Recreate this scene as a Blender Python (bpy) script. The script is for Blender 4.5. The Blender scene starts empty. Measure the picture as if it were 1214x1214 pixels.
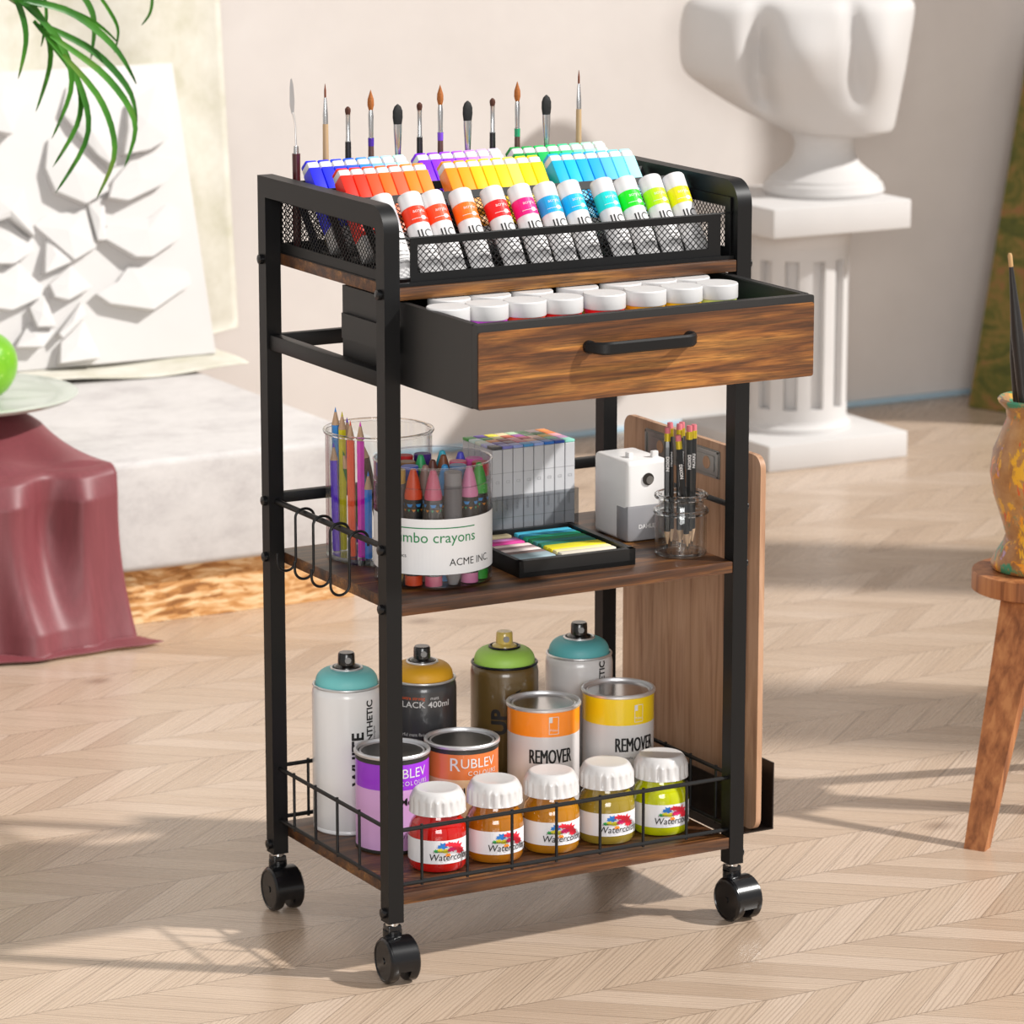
import bpy, bmesh, math, random
from mathutils import Vector, Matrix, Euler
from mathutils import noise as mnoise
R = math.radians
PI = math.pi
random.seed(7)
SC = bpy.context.scene
COL = SC.collection

# ------------------------------------------------------------------ colours and materials
def lin(h):
    h = h.lstrip('#')
    v = [int(h[i:i+2], 16)/255 for i in (0, 2, 4)]
    return tuple((c/12.92 if c <= .04045 else ((c+.055)/1.055)**2.4) for c in v) + (1,)

MATS = {}
def mat(name, col=None, rough=.5, metal=0, spec=.5, coat=0, noise=0, bump=0, nscale=60, sss=0, ior=None, trans=0):
    if name in MATS: return MATS[name]
    m = bpy.data.materials.new(name); m.use_nodes = True
    nt = m.node_tree; b = nt.nodes['Principled BSDF']
    c = lin(col) if isinstance(col, str) else col
    b.inputs['Base Color'].default_value = c
    b.inputs['Roughness'].default_value = rough
    b.inputs['Metallic'].default_value = metal
    b.inputs['Specular IOR Level'].default_value = spec
    b.inputs['Coat Weight'].default_value = coat
    b.inputs['Transmission Weight'].default_value = trans
    if ior: b.inputs['IOR'].default_value = ior
    if noise or bump:
        tc = nt.nodes.new('ShaderNodeTexCoord')
        n = nt.nodes.new('ShaderNodeTexNoise'); n.inputs['Scale'].default_value = nscale; n.inputs['Detail'].default_value = 4
        nt.links.new(tc.outputs['Object'], n.inputs['Vector'])
        if noise:
            mx = nt.nodes.new('ShaderNodeMix'); mx.data_type = 'RGBA'
            mx.inputs[6].default_value = tuple(x*(1-noise) for x in c[:3])+(1,)
            mx.inputs[7].default_value = tuple(min(1, x*(1+noise)) for x in c[:3])+(1,)
            nt.links.new(n.outputs['Fac'], mx.inputs[0]); nt.links.new(mx.outputs[2], b.inputs['Base Color'])
        if bump:
            bp = nt.nodes.new('ShaderNodeBump'); bp.inputs['Strength'].default_value = bump; bp.inputs['Distance'].default_value = .002
            nt.links.new(n.outputs['Fac'], bp.inputs['Height']); nt.links.new(bp.outputs['Normal'], b.inputs['Normal'])
    MATS[name] = m
    return m

class NT:
    """small node helper"""
    def __init__(s, name):
        s.m = bpy.data.materials.new(name); s.m.use_nodes = True; s.t = s.m.node_tree; s.b = s.t.nodes['Principled BSDF']
        MATS[name] = s.m
    def n(s, kind, **kw):
        x = s.t.nodes.new(kind)
        for k, v in kw.items(): setattr(x, k, v)
        return x
    def l(s, a, b): s.t.links.new(a, b)
    def math(s, op, a, b=None, c=None):
        x = s.n('ShaderNodeMath', operation=op)
        for i, v in enumerate((a, b, c)):
            if v is None: continue
            if isinstance(v, (int, float)): x.inputs[i].default_value = v
            else: s.l(v, x.inputs[i])
        return x.outputs[0]
    def ramp(s, fac, stops, interp='LINEAR'):
        r = s.n('ShaderNodeValToRGB'); r.color_ramp.interpolation = interp
        els = r.color_ramp.elements
        while len(els) < len(stops): els.new(.5)
        for e, (p, c) in zip(els, stops):
            e.position = p; e.color = lin(c) if isinstance(c, str) else c
        s.l(fac, r.inputs[0]); return r.outputs[0]
    def noise(s, vec, scale, detail=4, rough=.5, dist=0):
        x = s.n('ShaderNodeTexNoise'); x.inputs['Scale'].default_value = scale; x.inputs['Detail'].default_value = detail
        x.inputs['Roughness'].default_value = rough; x.inputs['Distortion'].default_value = dist
        s.l(vec, x.inputs['Vector']); return x.outputs['Fac']
    def mix(s, f, a, b, blend='MIX'):
        x = s.n('ShaderNodeMix', data_type='RGBA', blend_type=blend)
        for i, v in ((0, f), (6, a), (7, b)):
            if isinstance(v, (int, float)): x.inputs[i].default_value = v
            elif isinstance(v, tuple): x.inputs[i].default_value = v
            elif isinstance(v, str): x.inputs[i].default_value = lin(v)
            else: s.l(v, x.inputs[i])
        return x.outputs[2]
    def comb(s, x, y, z):
        c = s.n('ShaderNodeCombineXYZ')
        for i, v in enumerate((x, y, z)):
            if isinstance(v, (int, float)): c.inputs[i].default_value = v
            else: s.l(v, c.inputs[i])
        return c.outputs[0]
    def mapping(s, vec, scale=(1,1,1), rot=(0,0,0), loc=(0,0,0)):
        x = s.n('ShaderNodeMapping'); x.inputs['Scale'].default_value = scale; x.inputs['Rotation'].default_value = rot; x.inputs['Location'].default_value = loc
        s.l(vec, x.inputs['Vector']); return x.outputs[0]
    def bump(s, h, strength=.3, dist=.002):
        x = s.n('ShaderNodeBump'); x.inputs['Strength'].default_value = strength; x.inputs['Distance'].default_value = dist
        s.l(h, x.inputs['Height']); s.l(x.outputs['Normal'], s.b.inputs['Normal'])

def obj_coord(k): return k.n('ShaderNodeTexCoord').outputs['Object']

def make_floor():
    k = NT('oak_chevron_parquet'); oc = obj_coord(k)
    sp = k.n('ShaderNodeSeparateXYZ'); k.l(oc, sp.inputs[0]); X, Y = sp.outputs[0], sp.outputs[1]
    W = .125
    y0 = k.math('SUBTRACT', Y, .6017)
    t = k.math('PINGPONG', y0, W)
    band = k.math('FLOOR', k.math('DIVIDE', y0, W))
    xs = k.math('SUBTRACT', X, k.math('MULTIPLY', t, 1.2))
    q = k.math('DIVIDE', xs, .0685)
    idx = k.math('FLOOR', q); fr = k.math('FRACT', q)
    wn = k.n('ShaderNodeTexWhiteNoise', noise_dimensions='3D'); k.l(k.comb(idx, band, 0), wn.inputs['Vector'])
    rnd = wn.outputs['Value']
    odd = k.math('MODULO', k.math('ABSOLUTE', band), 2)
    # grain coordinates: along and across the plank
    al = k.math('ADD', k.math('MULTIPLY', t, 1.56), k.math('MULTIPLY', rnd, 37))
    ac = k.math('MULTIPLY', xs, .64)
    ac2 = k.math('ADD', k.math('MULTIPLY', fr, .044), k.math('MULTIPLY', idx, .31))
    gv = k.comb(k.math('MULTIPLY', al, 1.0), k.math('MULTIPLY', ac2, 6.5), band)
    wob = k.noise(gv, 5, 3, .5)
    wv = k.n('ShaderNodeTexWave', wave_type='BANDS', bands_direction='Y')
    wv.inputs['Scale'].default_value = 9; wv.inputs['Distortion'].default_value = 9; wv.inputs['Detail'].default_value = 2; wv.inputs['Detail Scale'].default_value = .8
    k.l(k.comb(k.math('MULTIPLY', al, .55), k.math('MULTIPLY', ac2, 6), k.math('MULTIPLY', rnd, 9)), wv.inputs['Vector'])
    fine = k.noise(k.comb(k.math('MULTIPLY', al, 14), k.math('MULTIPLY', ac2, 260), rnd), 1, 3, .6)
    base = k.ramp(rnd, [(0, '#b29b85'), (.25, '#bfa891'), (.7, '#c5af99'), (1, '#cbb6a2')])
    c1 = k.mix(k.math('MULTIPLY', k.math('POWER', wv.outputs['Fac'], 3.0), k.math('MULTIPLY', wob, .95)), base, '#7a6350')
    c2 = k.mix(k.math('MULTIPLY', fine, .28), c1, '#8f7359')
    big = k.noise(oc, 1.3, 3)
    c3 = k.mix(k.math('MULTIPLY', big, .22), c2, '#c4b4a6')
    # knots
    vo = k.n('ShaderNodeTexVoronoi'); vo.inputs['Scale'].default_value = 3.1; k.l(k.comb(k.math('MULTIPLY', X, 1.0), k.math('MULTIPLY', Y, 1.3), 0), vo.inputs['Vector'])
    kn = k.ramp(vo.outputs['Distance'], [(0, (1,1,1,1)), (.03, (.6,.6,.6,1)), (.10, (0,0,0,1))])
    c4 = k.mix(k.math('MULTIPLY', kn, .8), c3, '#5a3d28')
    # joints
    e1 = k.math('MINIMUM', fr, k.math('SUBTRACT', 1, fr))
    e2 = k.math('MINIMUM', t, k.math('SUBTRACT', W, t))
    j = k.math('MAXIMUM', k.math('LESS_THAN', e1, .012), k.math('LESS_THAN', e2, .0009))
    c5 = k.mix(k.math('MULTIPLY', j, .55), c4, '#4a3628')
    k.l(c5, k.b.inputs['Base Color'])
    rr = k.math('ADD', .2, k.math('MULTIPLY', fine, .16))
    k.l(rr, k.b.inputs['Roughness'])
    k.b.inputs['Specular IOR Level'].default_value = .55
    k.bump(k.math('SUBTRACT', k.math('MULTIPLY', fine, .3), j), .18, .0012)
    return k.m

def make_rustic(name, axis='X', light=1.0, scale=1.0):
    k = NT(name); oc = obj_coord(k)
    sc = {'X': (1.6, 22, 22), 'Z': (22, 22, 1.6), 'Y': (22, 1.6, 22)}[axis]
    v = k.mapping(oc, tuple(s*scale for s in sc))
    n1 = k.noise(v, 2.2, 6, .62, .9)
    v2 = k.mapping(oc, tuple(s*scale*(3.2 if s > 10 else 1.7) for s in sc))
    n2 = k.noise(v2, 2.5, 5, .7, .4)
    v3 = k.mapping(oc, tuple(s*(.35 if s > 10 else 1.0) for s in sc))
    n3 = k.noise(v3, 1.4, 2, .5, .3)
    f = k.math('ADD', k.math('MULTIPLY', n1, .62), k.math('ADD', k.math('MULTIPLY', n2, .25), k.math('MULTIPLY', n3, .3)))
    c = k.ramp(f, [(.40, '#140c08'), (.48, '#38200f'), (.55, '#593317'), (.62, '#7d4e22'), (.70, '#a87234'), (.78, '#4a2a14')])
    d = k.mix(k.ramp(n2, [(.42, (0,0,0,1)), (.60, (.6,.6,.6,1))]), c, '#241710')
    if light != 1: d = k.mix(1.0, d, (light, light, light, 1), 'MULTIPLY')
    fg = k.noise(k.mapping(oc, tuple(420 if s > 10 else 14 for s in sc)), 1.0, 3, .7)
    d = k.mix(k.ramp(fg, [(.45, (0,0,0,1)), (.62, (.6,.6,.6,1))]), d, '#2a1a10')
    k.l(d, k.b.inputs['Base Color']); k.b.inputs['Roughness'].default_value = .42
    k.bump(fg, .12, .001)
    return k.m

def make_board():
    k = NT('warm_ply_board'); oc = obj_coord(k)
    n1 = k.noise(k.mapping(oc, (30, 26, 1.7)), 2.4, 5, .6, .5)
    n2 = k.noise(k.mapping(oc, (120, 90, 4)), 2.4, 3, .6)
    c = k.ramp(n1, [(.3, '#8a6148'), (.45, '#b08869'), (.56, '#bf987a'), (.7, '#a67c5f')])
    d = k.mix(k.math('MULTIPLY', n2, .3), c, '#7a543c')
    k.l(d, k.b.inputs['Base Color']); k.b.inputs['Roughness'].default_value = .55
    return k.m

def make_stool_wood():
    k = NT('walnut_stool_wood'); oc = obj_coord(k)
    n1 = k.noise(k.mapping(oc, (40, 40, 2.0)), 2.0, 4, .6, .2)
    c = k.ramp(n1, [(.3, '#6e3f22'), (.5, '#9a6038'), (.65, '#b07648')])
    k.l(c, k.b.inputs['Base Color']); k.b.inputs['Roughness'].default_value = .45
    return k.m

def make_wall():
    k = NT('limewashed_plaster'); oc = obj_coord(k)
    n1 = k.noise(oc, 1.6, 5, .6); n2 = k.noise(oc, 14, 5, .7)
    c = k.ramp(n1, [(.3, '#cac3be'), (.5, '#d2cbc6'), (.7, '#d8d2cd')])
    d = k.mix(k.math('MULTIPLY', n2, .25), c, '#bdb5b0')
    k.l(d, k.b.inputs['Base Color']); k.b.inputs['Roughness'].default_value = .85
    k.bump(n2, .2, .003)
    return k.m

def make_plinth():
    k = NT('brushed_linen_wrap'); oc = obj_coord(k)
    n1 = k.noise(k.mapping(oc, (9, 11, 14)), 1.2, 7, .78, .2)
    n2 = k.noise(k.mapping(oc, (30, 160, 300)), 1.5, 2)
    c = k.ramp(n1, [(.32, '#b3aead'), (.5, '#c3bfbd'), (.68, '#ccc8c6')])
    d = k.mix(k.math('MULTIPLY', n2, .15), c, '#a9a4a2')
    k.l(d, k.b.inputs['Base Color']); k.b.inputs['Roughness'].default_value = .8
    k.bump(n1, .15, .003)
    return k.m

def make_osb():
    k = NT('strand_board'); oc = obj_coord(k); f = None
    for ang, sc, sx, sz, ch in ((.6, 26, 1, 5.5, 0), (-.9, 30, 1, 6.5, 1), (1.45, 24, 1, 5, 2), (.1, 34, 1, 6, 0)):
        vo = k.n('ShaderNodeTexVoronoi'); vo.inputs['Scale'].default_value = sc
        w = k.n('ShaderNodeTexNoise'); w.inputs['Scale'].default_value = 9; k.l(oc, w.inputs['Vector'])
        va = k.n('ShaderNodeVectorMath', operation='MULTIPLY_ADD'); k.l(w.outputs['Color'], va.inputs[0]); va.inputs[1].default_value = (.03,.03,.03); k.l(oc, va.inputs[2])
        k.l(k.mapping(va.outputs[0], (sx, 1, sz), (0, ang, 0)), vo.inputs['Vector'])
        sp = k.n('ShaderNodeSeparateColor'); k.l(vo.outputs['Color'], sp.inputs[0])
        v = k.math('MULTIPLY', sp.outputs[ch], .30)
        f = v if f is None else k.math('ADD', f, v)
    c = k.ramp(f, [(.25, '#8c5a2c'), (.45, '#bd8347'), (.62, '#d3a068'), (.85, '#e8c79a')])
    k.l(c, k.b.inputs['Base Color']); k.b.inputs['Roughness'].default_value = .7
    return k.m

def make_drape():
    k = NT('cream_linen'); oc = obj_coord(k)
    n = k.noise(oc, 7, 6, .7); n2 = k.noise(oc, 120, 3, .6)
    c = k.ramp(n, [(.35, '#bdb9a6'), (.5, '#cdc9bc'), (.65, '#d8d5ca')])
    d = k.mix(k.math('MULTIPLY', n2, .2), c, '#c4c0ac')
    k.l(d, k.b.inputs['Base Color']); k.b.inputs['Roughness'].default_value = .85
    return k.m

def make_satin():
    k = NT('mauve_satin'); oc = obj_coord(k)
    n = k.noise(k.mapping(oc, (90, 90, 8)), 1.5, 4, .6)
    c = k.ramp(n, [(.3, '#6d3237'), (.6, '#74363c'), (.8, '#7c3c42')])
    k.l(c, k.b.inputs['Base Color']); k.b.inputs['Roughness'].default_value = .5
    k.b.inputs['Sheen Weight'].default_value = .6; k.b.inputs['Sheen Roughness'].default_value = .35
    k.b.inputs['Sheen Tint'].default_value = lin('#e0a0a4')
    k.bump(n, .1, .001)
    return k.m

def make_painting():
    k = NT('oil_landscape_paint'); oc = obj_coord(k)
    n = k.noise(k.mapping(oc, (4, 4, 7)), 2, 6, .7, 1.5); n2 = k.noise(oc, 30, 4, .7, 1)
    sp = k.n('ShaderNodeSeparateXYZ'); k.l(oc, sp.inputs[0])
    f = k.math('ADD', k.math('MULTIPLY', n, .8), k.math('MULTIPLY', n2, .2))
    c = k.ramp(f, [(.32, '#2f3a12'), (.45, '#5a5c1e'), (.53, '#7d6a30'), (.6, '#8f5f3a'), (.7, '#a08a3c')])
    k.l(c, k.b.inputs['Base Color']); k.b.inputs['Roughness'].default_value = .6
    k.bump(n2, .4, .004)
    return k.m

def make_vase():
    k = NT('paint_daubed_clay'); oc = obj_coord(k)
    def blob(scale, thr, seed):
        n = k.noise(k.mapping(oc, (1, 1, .6), (0, 0, 0), (seed, seed*2, 0)), scale, 5, .65, 1.2)
        return k.ramp(n, [(thr, (0,0,0,1)), (thr+.04, (1,1,1,1))])
    c = k.ramp(k.noise(oc, 16, 5, .7), [(.3, '#7c4d2c'), (.5, '#a0703f'), (.7, '#b68a58')])
    c = k.mix(blob(26, .53, 1.3), c, '#d8a02a')
    c = k.mix(blob(20, .57, 4.1), c, '#2f7d5c')
    c = k.mix(blob(24, .59, 7.7), c, '#cc4a1e')
    c = k.mix(blob(30, .58, 9.2), c, '#d98a1c')
    c = k.mix(blob(34, .66, 12.2), c, '#a88aa8')
    k.l(c, k.b.inputs['Base Color']); k.b.inputs['Roughness'].default_value = .32; k.b.inputs['Coat Weight'].default_value = .3
    return k.m

def make_apple():
    k = NT('green_apple_skin'); oc = obj_coord(k)
    vo = k.n('ShaderNodeTexVoronoi'); vo.inputs['Scale'].default_value = 95; k.l(oc, vo.inputs['Vector'])
    s = k.ramp(vo.outputs['Distance'], [(.12, (1,1,1,1)), (.22, (0,0,0,1))])
    c = k.ramp(k.noise(oc, 14, 3), [(.3, '#5a9c14'), (.7, '#7db824')])
    c = k.mix(k.math('MULTIPLY', s, .6), c, '#b6d46a')
    k.l(c, k.b.inputs['Base Color']); k.b.inputs['Roughness'].default_value = .3
    return k.m

def make_leaf():
    k = NT('palm_leaf_green'); oc = obj_coord(k)
    n = k.noise(oc, 9, 3); c = k.ramp(n, [(.35, '#1f5c12'), (.55, '#3c7a1e'), (.7, '#6a7a2e')])
    k.l(c, k.b.inputs['Base Color']); k.b.inputs['Roughness'].default_value = .38
    return k.m

def thin_clear(name, tint=(1,1,1,1), rough=.03, gloss=1.0):
    """thin clear sheet: transparent with a fresnel reflection"""
    m = bpy.data.materials.new(name); m.use_nodes = True; nt = m.node_tree; nt.nodes.clear()
    o = nt.nodes.new('ShaderNodeOutputMaterial'); mx = nt.nodes.new('ShaderNodeMixShader')
    tr = nt.nodes.new('ShaderNodeBsdfTransparent'); tr.inputs[0].default_value = tint
    gl = nt.nodes.new('ShaderNodeBsdfGlossy'); gl.inputs['Roughness'].default_value = rough
    lw = nt.nodes.new('ShaderNodeLayerWeight'); lw.inputs['Blend'].default_value = .5
    pw = nt.nodes.new('ShaderNodeMath'); pw.operation = 'POWER'; pw.inputs[1].default_value = 4.0
    mu = nt.nodes.new('ShaderNodeMath'); mu.operation = 'MULTIPLY_ADD'; mu.inputs[1].default_value = .55*gloss; mu.inputs[2].default_value = .028*gloss; mu.use_clamp = True
    nt.links.new(lw.outputs['Facing'], pw.inputs[0]); nt.links.new(pw.outputs[0], mu.inputs[0]); nt.links.new(mu.outputs[0], mx.inputs[0])
    nt.links.new(tr.outputs[0], mx.inputs[1]); nt.links.new(gl.outputs[0], mx.inputs[2]); nt.links.new(mx.outputs[0], o.inputs[0])
    MATS[name] = m; return m

BLK = mat('black_powder_coat', '#0b0b0c', .45, spec=.32, noise=.15, nscale=400)
BLKG = mat('black_gloss_plastic', '#0e0e10', .22, noise=.1, nscale=200)
CHAR = mat('charcoal_sheet_metal', '#1c1c1c', .5, noise=.1, nscale=300)
WHITE = mat('white_plastic', '#d6d4d3', .35, noise=.03, nscale=80)
PLAST = mat('plaster_white', '#c8c5c3', .75, noise=.04, nscale=12)
CHROME = mat('polished_tin', '#c9c9c9', .18, 1, noise=.08, nscale=50)
TIN = mat('tin_lid', '#dcdcde', .38, .75, noise=.06, nscale=40)
STEEL = mat('brushed_steel', '#9a9996', .42, .85, noise=.1, nscale=90)
INK = mat('black_ink', '#101010', .5, noise=.1)
RUSTIC = make_rustic('rustic_brown_board', 'X')
RUSTICF = make_rustic('rustic_drawer_veneer', 'X', 1.45, .95)
FLOOR = make_floor(); WALL = make_wall(); BOARD = make_board(); STOOLW = make_stool_wood()
PLINTH = make_plinth(); OSB = make_osb(); DRAPE = make_drape(); SATIN = make_satin(); PAINTG = make_painting()
VASE = make_vase(); APPLE = make_apple(); LEAF = make_leaf()
GLASS = thin_clear('clear_glass', (.955,.965,.965,1), .02, 1.7)
TUBC = thin_clear('clear_tub_plastic', (.90,.90,.91,1), .12, 1.3)
CASEC = thin_clear('clear_case_plastic', (.78,.79,.80,1), .15, 1.2)
RIMG = mat('thick_glass_rim', '#f2f2f2', .03, trans=1, ior=1.45, noise=.01)
def colm(hexc, rough=.4, tag='paint', coat=0): return mat('%s_%s' % (tag, hexc.lstrip('#')), hexc, rough, coat=coat, noise=.03, nscale=30)

# ------------------------------------------------------------------ mesh builder
_FONT = {}
def text_mesh(body, size=1.0, bold=0.0, slant=0.0, spacing=1.0):
    key = (body, bold, slant, spacing)
    if key not in _FONT:
        cu = bpy.data.curves.new('txt', 'FONT'); cu.body = body; cu.size = 1; cu.offset = bold; cu.shear = slant
        cu.space_character = spacing; cu.resolution_u = 3; cu.fill_mode = 'FRONT'
        o = bpy.data.objects.new('txt', cu); COL.objects.link(o)
        bpy.context.view_layer.update()
        dg = bpy.context.evaluated_depsgraph_get(); me = bpy.data.meshes.new_from_object(o.evaluated_get(dg))
        bpy.data.objects.remove(o); bpy.data.curves.remove(cu)
        vs = [(v.co.x, v.co.y) for v in me.vertices]; fs = [tuple(p.vertices) for p in me.polygons]
        bpy.data.meshes.remove(me); _FONT[key] = (vs, fs)
    vs, fs = _FONT[key]
    return [(x*size, y*size) for x, y in vs], fs

class MB:
    def __init__(s): s.v = []; s.f = []; s.mi = []
    def add(s, vs, fs, m=0, M=None):
        o = len(s.v)
        for v in vs:
            v = Vector(v)
            if M is not None: v = M @ v
            s.v.append(v)
        for f in fs: s.f.append([i+o for i in f]); s.mi.append(m)
        return s
    def box(s, c, d, m=0, bev=0, M=None, seg=2):
        x, y, z = [a/2 for a in d]
        if bev <= 0:
            vs = [(c[0]+i*x, c[1]+j*y, c[2]+k*z) for i in (-1,1) for j in (-1,1) for k in (-1,1)]
            return s.add(vs, [(0,1,3,2),(4,6,7,5),(0,4,5,1),(2,3,7,6),(0,2,6,4),(1,5,7,3)], m, M)
        bm = bmesh.new(); bmesh.ops.create_cube(bm, size=1)
        for v in bm.verts: v.co = Vector((v.co.x*d[0]+c[0], v.co.y*d[1]+c[1], v.co.z*d[2]+c[2]))
        bmesh.ops.bevel(bm, geom=bm.edges[:], offset=bev, segments=seg, profile=.5, affect='EDGES', clamp_overlap=True)
        s.bm(bm, m, M); bm.free(); return s
    def bm(s, bm, m=0, M=None):
        bm.verts.ensure_lookup_table(); bm.verts.index_update()
        s.add([v.co.copy() for v in bm.verts], [[v.index for v in f.verts] for f in bm.faces], m, M)
    def lathe(s, prof, seg=32, m=0, c=(0,0,0), M=None, mats=None, rf=None):
        """prof: list of (r,z); mats: material index per segment; rf(i, ang) radius factor"""
        vs = []; fs = []; ms = []
        for i, (r, z) in enumerate(prof):
            for j in range(seg):
                a = 2*PI*j/seg; rr = r*(rf(i, a) if rf else 1)
                vs.append((c[0]+rr*math.cos(a), c[1]+rr*math.sin(a), c[2]+z))
        for i in range(len(prof)-1):
            for j in range(seg):
                k = (j+1) % seg
                fs.append((i*seg+j, i*seg+k, (i+1)*seg+k, (i+1)*seg+j)); ms.append(mats[i] if mats else m)
        if prof[0][0] > 1e-6: fs.append(tuple(range(seg-1, -1, -1))); ms.append(mats[0] if mats else m)
        if prof[-1][0] > 1e-6: fs.append(tuple((len(prof)-1)*seg+j for j in range(seg))); ms.append(mats[-1] if mats else m)
        o = len(s.v)
        for v in vs:
            v = Vector(v); s.v.append(M @ v if M is not None else v)
        for f, mm in zip(fs, ms): s.f.append([i+o for i in f]); s.mi.append(mm)
        return s
    def cyl(s, p0, p1, r0, r1=None, seg=16, m=0, M=None):
        p0 = Vector(p0); p1 = Vector(p1); r1 = r0 if r1 is None else r1
        d = p1-p0; q = d.to_track_quat('Z', 'Y').to_matrix().to_4x4(); T = Matrix.Translation(p0) @ q
        if M is not None: T = M @ T
        return s.lathe([(r0, 0), (r1, d.length)], seg, m, M=T)
    def tube(s, pts, r, seg=8, m=0, closed=False, M=None, flat=1.0):
        pts = [Vector(p) for p in pts]; n = len(pts); vs = []; fs = []
        rr = r if isinstance(r, (list, tuple)) else [r]*n
        up = None
        for i, p in enumerate(pts):
            if closed: t = (pts[(i+1) % n]-pts[i-1]).normalized()
            else: t = (pts[min(i+1, n-1)]-pts[max(i-1, 0)]).normalized()
            if up is None:
                up = Vector((0,0,1)) if abs(t.z) < .9 else Vector((1,0,0))
            side = t.cross(up).normalized(); up = side.cross(t).normalized()
            for j in range(seg):
                a = 2*PI*j/seg
                vs.append(p+side*math.cos(a)*rr[i]+up*math.sin(a)*rr[i]*flat)
        for i in range(n if closed else n-1):
            for j in range(seg):
                k = (j+1) % seg; i2 = (i+1) % n
                fs.append((i*seg+j, i*seg+k, i2*seg+k, i2*seg+j))
        if not closed:
            fs.append(tuple(range(seg-1, -1, -1))); fs.append(tuple((n-1)*seg+j for j in range(seg)))
        return s.add(vs, fs, m, M)
    def prism(s, poly, t, m=0, M=None):
        """poly in local xy extruded from z=0 to t"""
        n = len(poly)
        vs = [(x, y, 0) for x, y in poly]+[(x, y, t) for x, y in poly]
        fs = [tuple(range(n-1, -1, -1)), tuple(range(n, 2*n))]+[(i, (i+1) % n, n+(i+1) % n, n+i) for i in range(n)]
        return s.add(vs, fs, m, M)
    def shape(s, vs2, fs, fn, m=0, cut=0.0):
        """flat 2D mesh mapped through fn(u,v)->3D; cut: slice every `cut` metres along u so it can bend"""
        if cut > 0:
            bm = bmesh.new(); bv = [bm.verts.new((x, y, 0)) for x, y in vs2]
            for f in fs:
                try: bm.faces.new([bv[i] for i in f])
                except ValueError: pass
            lo = min(v[0] for v in vs2); hi = max(v[0] for v in vs2); u = lo+cut
            while u < hi:
                bmesh.ops.bisect_plane(bm, geom=bm.verts[:]+bm.edges[:]+bm.faces[:], plane_co=(u, 0, 0), plane_no=(1, 0, 0)); u += cut
            bm.verts.index_update()
            vs2 = [(v.co.x, v.co.y) for v in bm.verts]; fs = [[v.index for v in f.verts] for f in bm.faces]; bm.free()
        return s.add([fn(u, v) for u, v in vs2], fs, m)
    def text(s, body, size, fn, m=0, bold=0.0, sx=1.0, cut=0, align='L', slant=0.0, spacing=1.0, vert=False):
        vs, fs = text_mesh(body, size, bold, slant, spacing)
        vs = [(x*sx, y) for x, y in vs]
        w0 = min(v[0] for v in vs); w1 = max(v[0] for v in vs)
        off = {'L': -w0, 'C': -(w0+w1)/2, 'R': -w1}[align]
        vs = [(x+off, y) for x, y in vs]
        if vert: vs = [(-y, x) for x, y in vs]
        return s.shape(vs, fs, fn, m, cut)
    def build(s, name, mats, parent=None, loc=(0,0,0), smooth=35):
        me = bpy.data.meshes.new(name); me.from_pydata([tuple(v) for v in s.v], [], s.f)
        if not isinstance(mats, (list, tuple)): mats = [mats]
        for m in mats: me.materials.append(m)
        me.polygons.foreach_set('material_index', s.mi)
        bm = bmesh.new(); bm.from_mesh(me); bmesh.ops.recalc_face_normals(bm, faces=bm.faces); bm.to_mesh(me); bm.free()
        if smooth:
            me.polygons.foreach_set('use_smooth', [True]*len(me.polygons)); me.set_sharp_from_angle(angle=R(smooth))
        me.update()
        o = bpy.data.objects.new(name, me); COL.objects.link(o); o.location = loc
        if parent is not None: o.parent = parent
        return o

def thing(name, label, cat, loc=(0,0,0), rot=(0,0,0), group=None):
    o = bpy.data.objects.new(name, None); COL.objects.link(o); o.empty_display_size = .02
    o.location = loc; o.rotation_euler = rot; o['label'] = label; o['category'] = cat
    if group: o['group'] = group
    return o
def tag(o, label, cat, group=None, kind=None):
    o['label'] = label; o['category'] = cat
    if group: o['group'] = group
    if kind: o['kind'] = kind
    return o
def struct(o): o['kind'] = 'structure'; return o
def dup(root, loc, rot=None, label=None, group=None, swap=None):
    """copy a thing with its parts and sub-parts; swap: {old material: new material} gives the copy meshes of its own"""
    r = root.copy(); COL.objects.link(r); r.location = loc
    if rot is not None: r.rotation_euler = rot
    if label: r['label'] = label
    if group: r['group'] = group
    def sw(o):
        if swap and o.data:
            for i, ms in enumerate(o.data.materials):
                if ms in swap:
                    if o.data.users > 1: o.data = o.data.copy()
                    o.data.materials[i] = swap[ms]
    sw(r)
    for ch in list(root.children):
        c = ch.copy(); COL.objects.link(c); c.parent = r; sw(c)
        for g in list(ch.children):
            d = g.copy(); COL.objects.link(d); d.parent = c; sw(d)
    return r

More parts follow.
